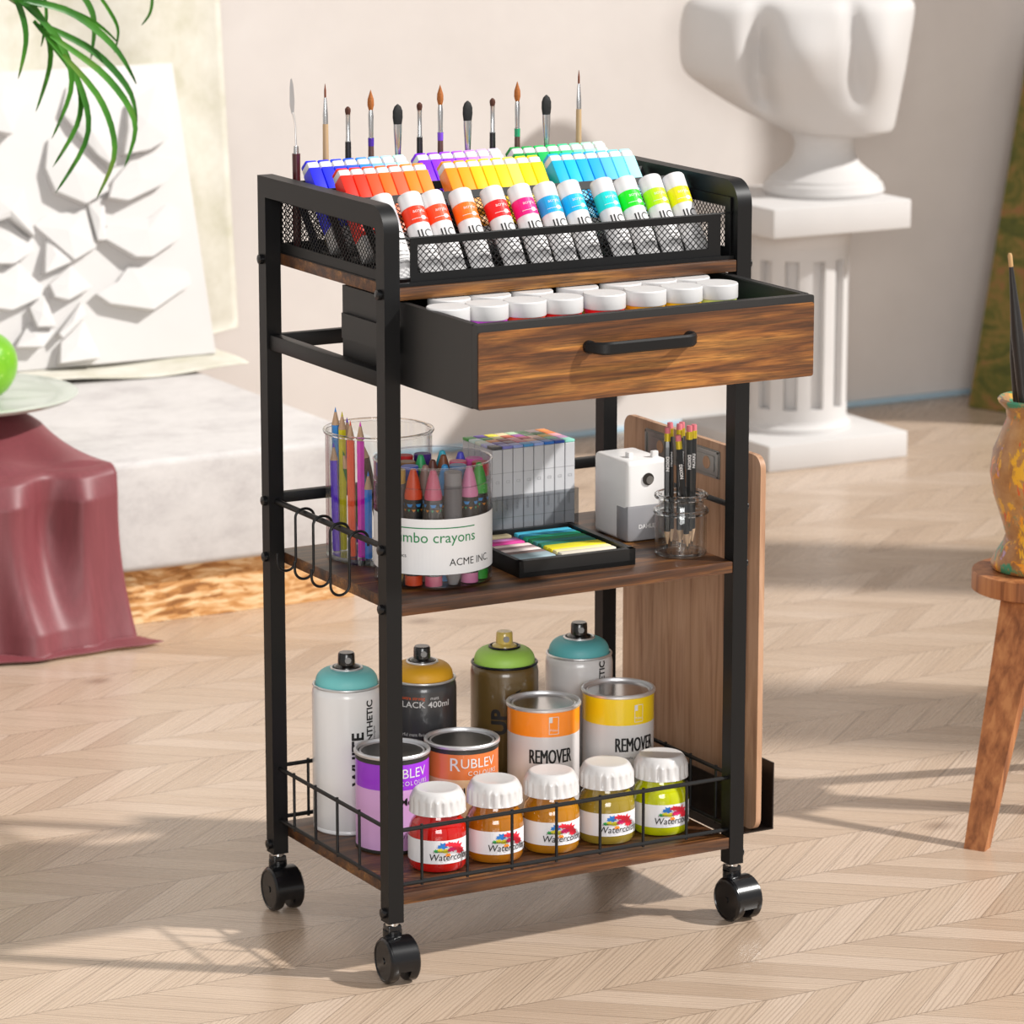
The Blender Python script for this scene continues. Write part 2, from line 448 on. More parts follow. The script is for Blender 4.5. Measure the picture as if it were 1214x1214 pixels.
def arc(cx, cy, r, a0, a1, n): return [(cx+r*math.cos(R(a0+(a1-a0)*i/n)), cy+r*math.sin(R(a0+(a1-a0)*i/n))) for i in range(n+1)]
def wrapper(r, phi0, z0=0, cx=0, cy=0):
    """maps (u,v) onto a cylinder of radius r, u=0 at angle phi0 (degrees)"""
    p = R(phi0)
    return lambda u, v: Vector((cx+r*math.cos(p+u/r), cy+r*math.sin(p+u/r), z0+v))
def rect(u0, v0, u1, v1): return [(u0, v0), (u1, v0), (u1, v1), (u0, v1)], [(0, 1, 2, 3)]
def lattice(mb, W, H, pitch, w, fn, m=0, th=.0006):
    """diagonal wire mesh clipped to W x H; fn maps (u,v,depth) to 3D"""
    def seg(a, b):
        dx, dy = b[0]-a[0], b[1]-a[1]; L = math.hypot(dx, dy)
        if L < 1e-4: return
        nx, ny = -dy/L*w/2, dx/L*w/2
        q = [(a[0]+nx, a[1]+ny), (b[0]+nx, b[1]+ny), (b[0]-nx, b[1]-ny), (a[0]-nx, a[1]-ny)]
        vs = [fn(x, y, -th/2) for x, y in q]+[fn(x, y, th/2) for x, y in q]
        mb.add(vs, [(0,1,2,3),(4,7,6,5),(0,4,5,1),(1,5,6,2),(2,6,7,3),(3,7,4,0)], m)
    c = -H
    while c < W:
        u0 = max(0, c); u1 = min(W, c+H)
        if u1 > u0:
            seg((u0, u0-c), (u1, u1-c)); seg((u0, H-(u0-c)), (u1, H-(u1-c)))
        c += pitch

CAMPHI = -119.5      # direction from the cart towards the viewer, degrees
# ------------------------------------------------------------------ room
def plane(name, pts, m):
    mb = MB(); mb.add(pts, [(0,1,2,3)]); return struct(mb.build(name, m, smooth=0))
fl = MB(); fl.box((1.0, 0, -.03), (12, 12, .06)); struct(fl.build('floor', FLOOR, smooth=0))
wb = MB(); wb.box((.3, 2.86, 2.0), (7.5, .2, 4.0)); struct(wb.build('wall_back', WALL, smooth=0))
bb = MB(); bb.box((1.95, 2.754, .006), (2.1, .012, .012), bev=.002); struct(bb.build('wall_foot_strip', mat('pale_blue_strip', '#a9c3d3', .3, noise=.05), smooth=30))  # thin pale blue strip along the foot of the back wall
wr = MB()  # unseen wall piers, added and sized to shade the floor and back wall
for y0, y1, h in ((2.12, 2.76, 5.2), (.2, .56, 2.25), (-1.03, -.68, 2.6)): wr.box((3.17, (y0+y1)/2, h/2), (.12, y1-y0, h))
wr.box((3.17, -1.62, 5.405), (.12, 8.76, .4))
struct(wr.build('shade_wall_right', WALL, smooth=0))

# ------------------------------------------------------------------ the rolling cart
W, D, PW, PD = .4961, .3336, .020, .0206
ZB, ZT = .070, .9236
cart = thing('rolling_cart', 'black metal rolling cart with rustic wood shelves and an open drawer, full of art supplies', 'utility cart')
for sx in (0, 1):
    x0 = 0 if sx == 0 else W-PW
    mb = MB()
    rc = .030
    # side frame profile in (y,z): two posts joined by a top rail, rounded front corner
    def YZ(x): return Matrix(((0,0,1,x),(1,0,0,0),(0,1,0,0),(0,0,0,1)))
    outer = [(0, ZB)]+[(0, ZT-rc)]+arc(rc, ZT-rc, rc, 180, 90, 8)[1:]+[(D, ZT), (D, ZB)]
    inner = [(D-PD, ZB), (D-PD, ZT-.025)]+arc(PD+.006, ZT-.031, .006, 90, 180, 4)+[(PD, ZB)]
    # make as strip quads: front post, rear post, top rail
    mb.prism([(0, ZB), (PD, ZB), (PD, ZT-.031), (PD-.0, ZT-.031), (0, ZT-.031)], PW, M=YZ(x0))
    mb.prism([(D-PD, ZB), (D, ZB), (D, ZT-.025), (D-PD, ZT-.025)], PW, M=YZ(x0))
    top = [(PD+.006, ZT-.025), (D, ZT-.025), (D, ZT)]+arc(rc, ZT-rc, rc, 90, 180, 8)+[(0, ZT-.031), (PD, ZT-.031)]+arc(PD+.006, ZT-.031, .006, 180, 90, 3)[1:-1]
    mb.prism(top, PW, M=YZ(x0))
    f = mb.build('side_frame', BLK, cart, smooth=30)
    for y in (PD/2, D-PD/2):
        for z in (ZT-.1014, .5225 if sx == 0 else .5225, .4518, .082):
            b = MB(); xo = -.003 if sx == 0 else W+.003
            b.lathe([(.0022, -.0045), (.0058, -.003), (.0062, 0), (.0062, .0015)], 16, M=Matrix.Translation((xo+(.0015 if sx == 0 else -.0015), y, z)) @ Matrix.Rotation(R(90 if sx == 0 else -90), 4, 'Y'))
            b.build('bolt', BLKG, f)
for z, nm in ((.0915, 1), (.4430, 2), (.8147, 3)):
    mb = MB(); mb.box((W/2, D/2, z+.0072), (W-2*PW-.0004, D-.001, .0144), bev=.0012)
    mb.build('shelf', RUSTIC, cart, smooth=30)
# side rails
for sx in (0, 1):
    x = .010 if sx == 0 else W-.010
    mb = MB(); mb.box((x, D/2, .7215), (.014, D-2*PD, .0185), bev=.001); mb.build('side_rail', BLK, cart)
    mb = MB(); mb.cyl((x, PD-.002, .5225), (x, D-PD+.002, .5225), .0036, seg=12); mb.build('hanging_rail', BLK, cart)
mb = MB(); mb.box((W/2, D-.010, .525), (W-2*PW, .012, .013), bev=.001); mb.build('rear_rail', BLK, cart)
mb = MB(); mb.box((W/2, D-.010, .72), (W-2*PW, .012, .018), bev=.001); mb.build('rear_rail', BLK, cart)
# wire basket round the bottom shelf
def wire_panel(p0, p1, z0, z1, us, name='wire_guard'):
    mb = MB(); p0 = Vector(p0); p1 = Vector(p1); d = p1-p0
    nrm = Vector((-d.y, d.x)).normalized()
    for z in (z0, z1):
        mb.cyl((p0.x, p0.y, z), (p1.x, p1.y, z), .0026, seg=10)
    for u in us:
        q = p0+d*u
        mb.cyl((q.x, q.y, z0-.004), (q.x, q.y, z1+.004), .0019, seg=8)
    return mb.build(name, BLK, cart)
wire_panel((PW, .0075), (W-PW, .0075), .1145, .1815, [(x-PW)/(W-2*PW) for x in (.0485, .110, .171, .2325, .2936, .3549, .417)])
wire_panel((.010, PD), (.010, D-PD), .1145, .1815, [(y-PD)/(D-2*PD) for y in (.095, .154, .2135, .2733)])
wire_panel((W-.010, PD), (W-.010, D-PD), .1145, .1815, [(y-PD)/(D-2*PD) for y in (.050, .110, .170, .230, .285)])
wire_panel((PW, D-.008), (W-PW, D-.008), .1145, .1815, [(x-PW)/(W-2*PW) for x in (.055, .12, .18, .24, .30, .36, .42)])
# drawer
drw = MB()
DL, DR, DZ0, DZ1, DF, DB = .0252, .4709, .7159, .8118, -.1763, .157
t = .0025
yf = DF+.0137
drw.box((DL+t/2, (yf+DB)/2, (DZ0+DZ1)/2), (t, DB-yf, DZ1-DZ0))
drw.box((DR-t/2, (yf+DB)/2, (DZ0+DZ1)/2), (t, DB-yf, DZ1-DZ0))
drw.box(((DL+DR)/2, DB-t/2-.0001, (DZ0+DZ1)/2), (DR-DL-2*t, t, DZ1-DZ0-.0002))
drw.box(((DL+DR)/2, (yf+DB)/2, DZ0+.002), (DR-DL-2*t, DB-yf-2*t, .003))
# folded rims
for xx in (DL+t+.003, DR-t-.003): drw.box((xx, (yf+DB)/2, DZ1-.0012), (.006, DB-yf-2*t-.0004, .002))
dro = drw.build('drawer', CHAR, cart, smooth=0)
XZ = lambda y: Matrix(((1,0,0,0),(0,0,-1,y),(0,1,0,0),(0,0,0,1)))
def rrect(x0, z0, x1, z1, r, n=4):
    return arc(x1-r, z0+r, r, -90, 0, n)+arc(x1-r, z1-r, r, 0, 90, n)+arc(x0+r, z1-r, r, 90, 180, n)+arc(x0+r, z0+r, r, 180, 270, n)
fr = MB(); fr.prism(rrect(DL, DZ0, DR, DZ1, .003), .012, M=XZ(DF+.0135))
fr.build('front_panel', CHAR, dro, smooth=30)
fr = MB(); fr.prism(rrect(DL+.0008, DZ0+.0004, DR-.0008, DZ1-.0085, .003), .0016, M=XZ(DF+.0015))
vn = fr.build('wood_veneer', RUSTICF, dro, smooth=0); vn['label'] = 'rustic wood veneer on the drawer front'
hd = MB()
hx0, hx1, hz = .1625, .3035, .7765
pts = []
for i in range(25):
    u = i/24; x = hx0+(hx1-hx0)*u
    e = min(u, 1-u); dy = -.020*(1-max(0, 1-e/.13)**2)
    pts.append((x, DF-.003+dy, hz))
vs = []; fs = []
hh, ht = .0072, .0035
for i, p in enumerate(pts):
    e = min(i, 24-i)/24; s_ = 1 if e > .06 else .72+.28*e/.06
    a = pts[max(i-1, 0)]; b = pts[min(i+1, 24)]; tx, ty = b[0]-a[0], b[1]-a[1]; L = math.hypot(tx, ty); nx, ny = -ty/L*ht, tx/L*ht
    for (sg, zz) in ((-1, -.7), (-1, .7), (-.4, 1), (.4, 1), (1, .7), (1, -.7), (.4, -1), (-.4, -1)):
        vs.append((p[0]+nx*sg, p[1]+ny*sg, p[2]+zz*hh*s_))
for i in range(24):
    for j in range(8): k = (j+1) % 8; fs.append((i*8+j, i*8+k, (i+1)*8+k, (i+1)*8+j))
fs += [tuple(range(8)), tuple(24*8+j for j in range(8))]
hd.add(vs, fs)
for x in (hx0+.004, hx1-.004): hd.cyl((x, DF-.0005, hz), (x, DF-.006, hz), .0075, seg=16)
hd.build('handle', BLK, dro, smooth=40)
for x in (DL-.003, DR+.003):
    sl = MB(); sl.box((x, .085, .765), (.004, .13, .03)); sl.build('drawer_slide', CHAR, cart, smooth=0)
# casters
def caster(x, y, yaw):
    c = MB(); M = Matrix.Translation((x, y, 0)) @ Matrix.Rotation(yaw, 4, 'Z')
    c.box((0, 0, .0595), (.0175, .0175, .015), bev=.002, M=M)
    c.lathe([(.0115, 0), (.0115, .012)], 20, M=M @ Matrix.Translation((0, 0, .048)))
    hous = c
    # hood between the wheels: arch in local yz, extruded in x
    hw = .0155
    outer = arc(-.014, .0285, .0275, -20, 200, 20); inner = arc(-.014, .0285, .017, 200, -20, 14)
    YZc = Matrix(((0,0,1,-hw),(1,0,0,0),(0,1,0,0),(0,0,0,1)))
    ring = outer; n = len(ring)
    vs = []; fs = []
    i2 = arc(-.014, .0285, .017, -20, 200, 20)
    for xx in (-hw, hw):
        for p in ring: vs.append((xx, p[0], p[1]))
        for p in i2: vs.append((xx, p[0], p[1]))
    for i in range(n-1):
        fs += [(i, i+1, n+i+1, n+i), (2*n+i, 3*n+i, 3*n+i+1, 2*n+i+1), (i, 2*n+i, 2*n+i+1, i+1), (n+i, n+i+1, 3*n+i+1, 3*n+i)]
    fs += [(0, n, 3*n, 2*n), (n-1, 3*n-1, 4*n-1, 2*n-1)]
    c.add(vs, fs, 0, M)
    co = c.build('caster', BLKG, cart, smooth=40)
    co.name = 'caster'
    for s in (-1, 1):
        w = MB(); T = M @ Matrix.Translation((s*.0150, -.014, .0275)) @ Matrix.Rotation(R(90*s), 4, 'Y')
        w.lathe([(.020, -.009), (.0262, -.008), (.0275, -.004), (.0275, .002), (.0255, .004), (.0235, .0045), (.0228, .0035), (0, .0035)], 36, M=T)
        w.cyl((0, 0, .003), (0, 0, .0045), .004, seg=12, M=T)
        w.build('wheel', BLKG, co, smooth=30)
    pn = MB(); pn.lathe([(.0085, -.001), (.0085, .0035)], 20, M=M @ Matrix.Translation((0, 0, .0668)))
    pn.build('swivel_collar', CHROME, co)
for x, y, a in ((.010, .0103, R(-3)), (W-.010, .0103, R(4)), (.010, D-.0103, R(-2)), (W-.010, D-.0103, R(5))): caster(x, y, a)
# board bracket on the right side
br = MB()
br.box((.530, .17, .0955), (.066, .27, .0018)); br.box((.562, .17, .1385), (.0018, .27, .086)); br.box((.4975, .17, .130), (.0018, .27, .070))
br.build('side_bracket', mat('bronze_black_metal', '#211a17', .35, .4, noise=.1), cart, smooth=0)

# board with its hanger plate, standing in the bracket
bd = thing('wooden_board', 'tall wooden drawing board with rounded corners standing in the bracket beside the cart', 'board', (.5335, .195, .0965))
mb = MB(); TY = Matrix(((0,0,1,0),(1,0,0,0),(0,1,0,0),(0,0,0,1)))
mb.prism(rrect(-.165, 0, .163, .480, .017, 6), .0075, M=TY); mb.build('panel', BOARD, bd, smooth=30)
hp = MB()
def hrect(y0, z0, y1, z1, xx, d, r=.003): hp.prism([(y, z) for y, z in rrect(y0, z0, y1, z1, r)], d, M=Matrix(((0,0,1,xx),(1,0,0,0),(0,1,0,0),(0,0,0,1))))
hrect(-.072, .434, .108, .470, -.0012, .0012)
for a, b, c, d in ((-.070, .4355, -.0675, .4685), (.1035, .4355, .106, .4685), (-.070, .4660, .106, .4685), (-.070, .4355, .106, .4380)): hrect(a, b, c, d, -.0030, .0020, .001)
hrect(-.060, .4420, .096, .4620, -.0022, .0012)
hp.build('hanger_plate', STEEL, bd, smooth=30)
hh_ = MB()
for y in (-.043, .069): hh_.lathe([(.0082, 0), (.0082, .0004)], 20, M=Matrix.Translation((-.0027, y, .452)) @ Matrix.Rotation(R(90), 4, 'Y'))
hh_.build('screw_hole', BOARD, bd)

# S-hooks on the left rail
for i, y in enumerate((.2345, .186, .1405, .090)):
    pts = []
    r1 = .0125
    pts += [(.010+r1, y, .5225-.013)]
    pts += [(.010+r1*math.cos(a), y, .5185+r1*math.sin(a)*.8) for a in [R(q) for q in range(0, 181, 15)]]
    pts += [(.010-r1, y, .49), (.010-r1, y, .468)]
    r2 = .0125; cx = .010-r1-r2
    pts += [(cx+r2*math.cos(a), y, .4665+r2*math.sin(a)) for a in [R(-q) for q in range(0, 181, 15)]]
    pts += [(cx-r2, y, .4765)]
    mb = MB(); mb.tube(pts, .0017, 8)
    o = mb.build('s_hook', BLK)
    tag(o, 'black wire S-hook on the side rail, %s' % ('closest to the rear post', 'second from the rear post', 'third from the rear post', 'closest to the front post')[i], 'hook', 'S-hooks on the side rail')

# ------------------------------------------------------------------ mesh organiser on the top shelf
S3, S2, S1 = .8291, .4574, .1059
org = thing('mesh_organizer', 'black wire mesh desk organizer with slanted tiers on the top shelf', 'organizer', (0, 0, 0))
fp = MB()
fx0, fx1, fz0, fz1, fy = .0395, .4590, .8350, .8845, .0115
bt, bs = .0085, .0095
fp.box(((fx0+fx1)/2, fy, fz0+bt/2-.0015), (fx1-fx0, .0016, bt+.003)); fp.box(((fx0+fx1)/2, fy, fz1-bt/2), (fx1-fx0, .0016, bt))
fp.box((fx0+bs/2, fy, (fz0+fz1)/2), (bs, .0016, fz1-fz0-2*bt)); fp.box((fx1-bs/2-.004, fy, (fz0+fz1)/2), (bs+.008, .0016, fz1-fz0-2*bt))
fo = fp.build('front_panel', BLK, org, smooth=0)
lm = MB(); lattice(lm, fx1-fx0-2*bs-.006, fz1-fz0-2*bt, .0080, .0009, lambda u, v, d: Vector((fx0+bs+u, fy+d, fz0+bt+v)))
lm.build('wire_mesh', BLK, fo, smooth=0)
tr = MB()
tr.cyl((.0215, fy, fz1), (.4745, fy, fz1), .0012, seg=8)
tr.box((.248, .008, S3+.0022), (.455, .004, .0044)); tr.box((.248, .168, S3+.0006), (.455, .316, .0010))
tr.build('tray_rim', BLK, org, smooth=0)
for x in (.0225, .4735):
    sp = MB(); y0, y1, z0, z1 = .012, .325, S3+.0012, .903
    b = .012
    sp.box((x, (y0+y1)/2, z0+b/2), (.0014, y1-y0, b)); sp.box((x, (y0+y1)/2, z1-b/2), (.0014, y1-y0, b))
    sp.box((x, y0+b/2, (z0+z1)/2), (.0014, b, z1-z0-2*b)); sp.box((x, y1-b/2, (z0+z1)/2), (.0014, b, z1-z0-2*b))
    so = sp.build('side_panel', BLK, org, smooth=0)
    lm = MB(); lattice(lm, y1-y0-2*b, z1-z0-2*b, .0074, .0008, lambda u, v, d: Vector((x+d, y0+b+u, z0+b+v)))
    lm.build('wire_mesh', BLK, so, smooth=0)
LEAN = R(40); LS, LC = math.sin(LEAN), math.cos(LEAN)
for yb, kind in ((.0520, 0), (.1440, 1), (.2230, 2)):
    h = .111
    dvd = MB(); P = lambda u, v, d, yb=yb: Vector((.0245+u, yb+v*LS-d*LC, S3+.004+v*LC+d*LS))
    def slab(u0, u1, v0, v1):
        vs = [P(u, v, d) for u in (u0, u1) for v in (v0, v1) for d in (-.0007, .0007)]
        dvd.add(vs, [(0,1,3,2),(4,6,7,5),(0,4,5,1),(2,3,7,6),(0,2,6,4),(1,5,7,3)])
    WD = .447
    slab(0, WD, h-.011, h); slab(0, WD, 0, .006)
    for u in (0, .118, .276, WD-.010): slab(u, u+.010, .006, h-.011)
    do = dvd.build('divider', BLK, org, smooth=0)
    lm = MB(); lattice(lm, WD-.012, h-.017, .0072, .0010, lambda u, v, d, P=P: P(u+.006, v+.006, d))
    lm.build('wire_mesh', BLK, do, smooth=0)
bk = MB(); bk.box((.248, .3245, .905), (.449, .0014, .010)); bk.box((.248, .3245, S3+.006), (.449, .0014, .010))
lattice(bk, .447, .068, .0075, .0011, lambda u, v, d: Vector((.0245+u, .3245+d, S3+.008+v)))
bk.build('back_panel', BLK, org, smooth=0)

# round cap paint tubes, front tier
ORD = ['first', 'second', 'third', 'fourth', 'fifth', 'sixth', 'seventh', 'eighth', 'ninth', 'tenth', 'eleventh', 'twelfth']
PTAG = colm('#e0300a', .45, 'band')
TUBEW = mat('white_tube', '#d8d6d6', .38, noise=.02)
tube0 = thing('paint_tube', '', 'paint tube', group='round cap paint tubes in the front tier')
mb = MB(); tr_ = .0138
prof = [(.0015, 0), (tr_, .008), (tr_, .090)]
# crimped lower end blends from flat to round
def tubeshape(i, a): return 1
seg = 32; vs = []; rings = [(0, .15), (.010, .45), (.022, .9), (.032, 1), (.048, 1), (.068, 1), (.085, 1)]
for z, k in rings:
    for j in range(seg):
        a = 2*PI*j/seg; vs.append((tr_*math.cos(a)*(1+.12*(1-k)), tr_*math.sin(a)*k, z))
fs = [(i*seg+j, i*seg+(j+1) % seg, (i+1)*seg+(j+1) % seg, (i+1)*seg+j) for i in range(len(rings)-1) for j in range(seg)]+[tuple(range(seg-1, -1, -1)), tuple(len(vs)-seg+j for j in range(seg))]
mb.add(vs, fs, 0)
wfn = wrapper(tr_+.00025, -90)
mb.text('IIC', .0165, lambda u, v: wfn(u, v+.0440), 1, cut=.002, align='C', bold=.004)
mb.text('artist colour', .0036, lambda u, v: wfn(u, v+.0385), 1, cut=.003, align='C')
for k_ in range(4): mb.shape(*rect(-.008, .014+k_*.005, .008, .0146+k_*.005), lambda u, v: wfn(u, v), 1, cut=.003)
mb.build('tube_body', [TUBEW, INK], tube0)
bd_ = MB(); bd_.lathe([(tr_+.0002, .079), (tr_+.0002, .1005)], 32)
bd_ = MB()
for j in range(32):
    a0, a1 = 2*PI*j/32, 2*PI*(j+1)/32; rr = tr_+.0003
    bd_.add([(rr*math.cos(a0), rr*math.sin(a0), .0650), (rr*math.cos(a1), rr*math.sin(a1), .0650), (rr*math.cos(a1), rr*math.sin(a1), .0868), (rr*math.cos(a0), rr*math.sin(a0), .0868)], [(0,1,2,3)], 0)
w2 = wrapper(tr_+.0006, -90)
bd_.text('acrylic', .0062, lambda u, v: w2(u, v+.0780), 1, cut=.002, align='C')
bd_.shape(*rect(-.0115, .0700, .0115, .0706), w2, 1, cut=.002)
bd_.lathe([(.0028, 0), (.0028, .0003)], 14, 1, M=Matrix.Translation(w2(.003, .0703)) @ Matrix.Rotation(R(90), 4, 'X'))
bd_.build('colour_band', [PTAG, WHITE], tube0)
cp = MB(); cp.lathe([(tr_+.0002, .0870), (tr_+.0003, .1045), (tr_-.0006, .1065), (tr_-.003, .1072), (0, .1072)], 32)
cp.build('cap', TUBEW, tube0)
TUBES = [(.0430, '#b8b8bc', 'plain white'), (.0796, '#e8340c', 'red-orange'), (.1105, '#e8481c', 'vermilion'), (.1464, '#ee6c10', 'orange'), (.1903, '#ea1216', 'bright red'), (.2266, '#e2107a', 'magenta'),
         (.2598, '#1aa2dc', 'cerulean blue'), (.2943, '#12b0e0', 'sky blue'), (.3385, '#12d2cc', 'turquoise'), (.3725, '#16e016', 'bright green'), (.4067, '#b4e40c', 'lime green'), (.4400, '#e6d80c', 'lemon yellow')]
for i, (x, c, nm) in enumerate(TUBES):
    lab = 'white round paint tube with %s band, %s from left in the front tier' % (nm, ORD[i])
    rot = (-LEAN*.93, 0, R(random.uniform(-2, 2)))
    L_ = (x, .0300, S3+.0060)
    if i == 0:
        tube0['label'] = 'white round paint tube half hidden behind the front left post'; tube0.location = L_; tube0.rotation_euler = rot
        for ch in tube0.children:
            if ch.name.startswith('colour_band'): ch.data.materials[0] = colm(c, .45, 'band')
    else: dup(tube0, L_, rot, lab, swap={colm('#b8b8bc', .45, 'band'): colm(c, .45, 'band')})

# square markers in two tiers
MKB = colm('#1424dc', .4, 'marker')
mk0 = thing('square_marker', '', 'marker', group='square markers in the slanted tiers')
mb = MB(); mb.box((0, 0, .070), (.0158, .0205, .085), bev=.0012); mb.build('barrel', MKB, mk0)
cp = MB(); cp.box((0, 0, .0145), (.0162, .0209, .028), bev=.0015); cp.build('cap', WHITE, mk0)
cp = MB(); cp.box((0, .0005, .1165), (.0152, .0197, .0090), bev=.0022, seg=2); cp.build('collar', WHITE, mk0)
ep = MB(); ep.box((0, .0020, .1225), (.0146, .0165, .0050), bev=.0015); ep.build('end_plug', MKB, mk0)
ROWS = [
 ('red and orange', .0345, .1000, [('#e8200a','scarlet'),('#ea2e10','tomato red'),('#ee4a1e','red-orange'),('#ec6410','deep orange'),('#ee5a34','coral'),('#f07c10','orange'),('#f28428','light orange')], 'front'),
 ('yellow', .1745, .1000, [('#ee8a06','amber'),('#f09a08','golden amber'),('#f8b80a','golden yellow'),('#fcd40c','warm yellow'),('#fad81e','yellow'),('#fade58','pale yellow'),('#fce60a','bright lemon'),('#fad00a','deep yellow')], 'front'),
 ('cyan', .3215, .1000, [('#00a8d8','deep cyan'),('#06b4e0','cyan'),('#0aa6e2','azure'),('#18a0e4','bright azure'),('#52b4e8','light azure'),('#6cdcec','pale turquoise'),('#a4e6ec','ice blue')], 'front'),
 ('blue', .0345, .1830, [('#1a1ee0','ultramarine'),('#1c28e2','royal blue'),('#1e3ae0','blue'),('#2a5ae0','mid blue'),('#2f86dc','sky blue'),('#7cb4e4','light blue'),('#a8d4ec','baby blue'),('#b8ecdc','mint')], 'rear'),
 ('purple', .1830, .1830, [('#7a18e0','violet'),('#8a2aea','purple'),('#9434ea','bright purple'),('#a64cec','orchid'),('#c486ee','lavender'),('#d4a8f0','pale lavender'),('#e4c8f2','lilac')], 'rear'),
 ('green', .3150, .1830, [('#0a8a3a','forest green'),('#0c9a48','emerald'),('#06b454','bright green'),('#0eb866','jade'),('#3ec88c','sea green'),('#84dcb0','pale green'),('#a8e8c8','mint green'),('#c8f0dc','pale mint')], 'rear')]
first = True; prev = None
for rn, x0, yb, cols, tier in ROWS:
    for i, (c, nm) in enumerate(cols):
        lab = '%s square marker, %s from left in the %s group' % (nm, ORD[i], rn)
        x = x0+.008+.0169*i
        loc = (x, yb+.007+.0078, S3+.0165)
        rot = (-LEAN, 0, 0)
        if first:
            mk0.location = loc; mk0.rotation_euler = rot; mk0['label'] = lab; first = False
            for ch in mk0.children:
                if ch.data.materials[0] == MKB: ch.data.materials[0] = colm(c, .4, 'marker')
            MK0M = colm(c, .4, 'marker')
        else: dup(mk0, loc, rot, lab, swap={MK0M: colm(c, .4, 'marker')})

# brushes and palette knife standing behind the tiers
Y_B = .3065; ZF = S3+.003
def brush(kind, x, ztip, label, accent=None):
    t_ = thing('paint_brush', label, 'paintbrush', (x, Y_B, ZF), group='brushes standing at the back of the organizer')
    H = ztip-ZF
    if kind == 'liner':
        hl, fl_, br_ = H-.050, .032, .018
        prof_b = [(.0013, 0), (.0013, .008), (.0003, .0165)]; hc = '#b89a74'; bc = '#6e3418'; fr_ = [(.0032, 0), (.0032, .010), (.0018, .030), (.0013, fl_)]; hr = .0034
    elif kind == 'small':
        hl, fl_, br_ = H-.042, .033, .0
        prof_b = [(.0028, 0), (.0036, .004), (.0034, .007), (.0012, .0095)]; hc = '#141414'; bc = '#4a2412'; fr_ = [(.0036, 0), (.0028, .002), (.0028, .030), (.0031, fl_)]; hr = .0036
    elif kind == 'round':
        hl, fl_ = H-.062, .038
        prof_b = [(.0026, 0), (.0041, .006), (.0038, .013), (.0016, .020), (.0002, .0245)]; hc = '#5a3e36'; bc = '#a05c22'; fr_ = [(.0030, 0), (.0030, .010), (.0034, .030), (.0026, fl_)]; hr = .0034
    else:
        hl, fl_ = H-.078, .055
        prof_b = [(.0056, 0), (.0068, .008), (.0066, .016), (.0044, .0215), (.0008, .0245)]; hc = '#141414'; bc = '#0e0e0e'; fr_ = [(.0036, 0), (.0040, .020), (.0056, .048), (.0056, fl_)]; hr = .0036
    h_ = MB(); h_.lathe([(.0016, 0), (hr*1.15, hl*.55), (hr, hl)], 14)
    ho = h_.build('handle', colm(hc, .4, 'lacquer'), t_)
    sq = (1, .45) if kind == 'filbert' else (1, 1)
    def sqz(mb_):
        for v in mb_.v: v.y *= sq[1]
    f_ = MB(); f_.lathe([(r, z+hl) for r, z in fr_], 16)
    if kind == 'filbert':
        for v in f_.v:
            k_ = min(1, max(0, (v.z-hl)/.03)); v.y *= 1-k_*.5
    f_.build('ferrule', CHROME, t_)
    if accent:
        a_ = MB(); a_.lathe([(hr*1.06, hl-.006), (hr*1.09, hl+.004)], 14); a_.build('colour_ring', colm(accent, .25, 'foil'), t_)
    b_ = MB(); b_.lathe([(r, z+hl+fl_) for r, z in prof_b], 16)
    if kind == 'filbert':
        for v in b_.v: v.y *= .5
    b_.build('bristles', mat('bristle_'+bc.strip('#'), bc, .7, noise=.35, nscale=500, bump=.3), t_)
    return t_
BR = [('liner', .0793, 1.0336, 'pale wooden handled liner brush, first brush after the palette knife', None),
      ('small', .1097, 1.0024, 'short black handled brush with small brown tuft, third upright from the left after the knife', None),
      ('round', .1409, 1.0212, 'pointed brown round brush with purple ring, third brush from the left', '#4a2a9a'),
      ('filbert', .1777, 1.0008, 'black filbert brush above the light blue markers, leftmost filbert', '#6a3ac0'),
      ('small', .2079, 1.0023, 'short black handled brush with brown tuft above the purple markers', None),
      ('round', .2367, 1.0225, 'pointed brown round brush with purple ring behind the purple markers', '#7a4ac8'),
      ('filbert', .2749, .9998, 'black filbert brush behind the pale lilac markers, middle of the filberts', '#b48ad8'),
      ('small', .3100, 1.0021, 'short black handled brush with brown tuft left of the green markers', None),
      ('round', .3452, 1.0211, 'pointed brown round brush with green ring behind the green markers', '#2a9a6a'),
      ('filbert', .3868, 1.0012, 'black filbert brush behind the green markers, rightmost filbert', '#3cba8a'),
      ('liner', .4335, 1.0325, 'pale wooden handled liner brush at the right end of the brushes', None)]
for b in BR: brush(*b)
kn = thing('palette_knife', 'palette knife with dark red handle and steel blade at the left end of the brushes', 'palette knife', (.0395, Y_B, ZF))
mb = MB(); mb.lathe([(.0045, 0), (.0055, .03), (.0056, .060), (.0048, .090), (.0050, .118)], 16); mb.build('handle', mat('oxblood_lacquer', '#4a1a1c', .3, coat=.4, noise=.1), kn)
mb = MB(); mb.lathe([(.0034, .118), (.0030, .127)], 16); mb.build('ferrule', CHROME, kn)
mb = MB(); mb.tube([(0,0,.125),(-.0005,0,.14),(-.001,0,.155),(-.004,0,.168)], .0011, 8, m=0)
bl = [(-.0055, .166), (-.0078, .176), (-.0076, .198), (-.0064, .208), (-.0048, .2085), (-.0026, .199), (-.0014, .180), (-.0025, .168)]
mb.prism([(x, z) for x, z in bl], .0007, M=XZ(.0003)); mb.build('blade', mat('bright_steel', '#d9dadb', .3, 1, noise=.05), kn, smooth=30)

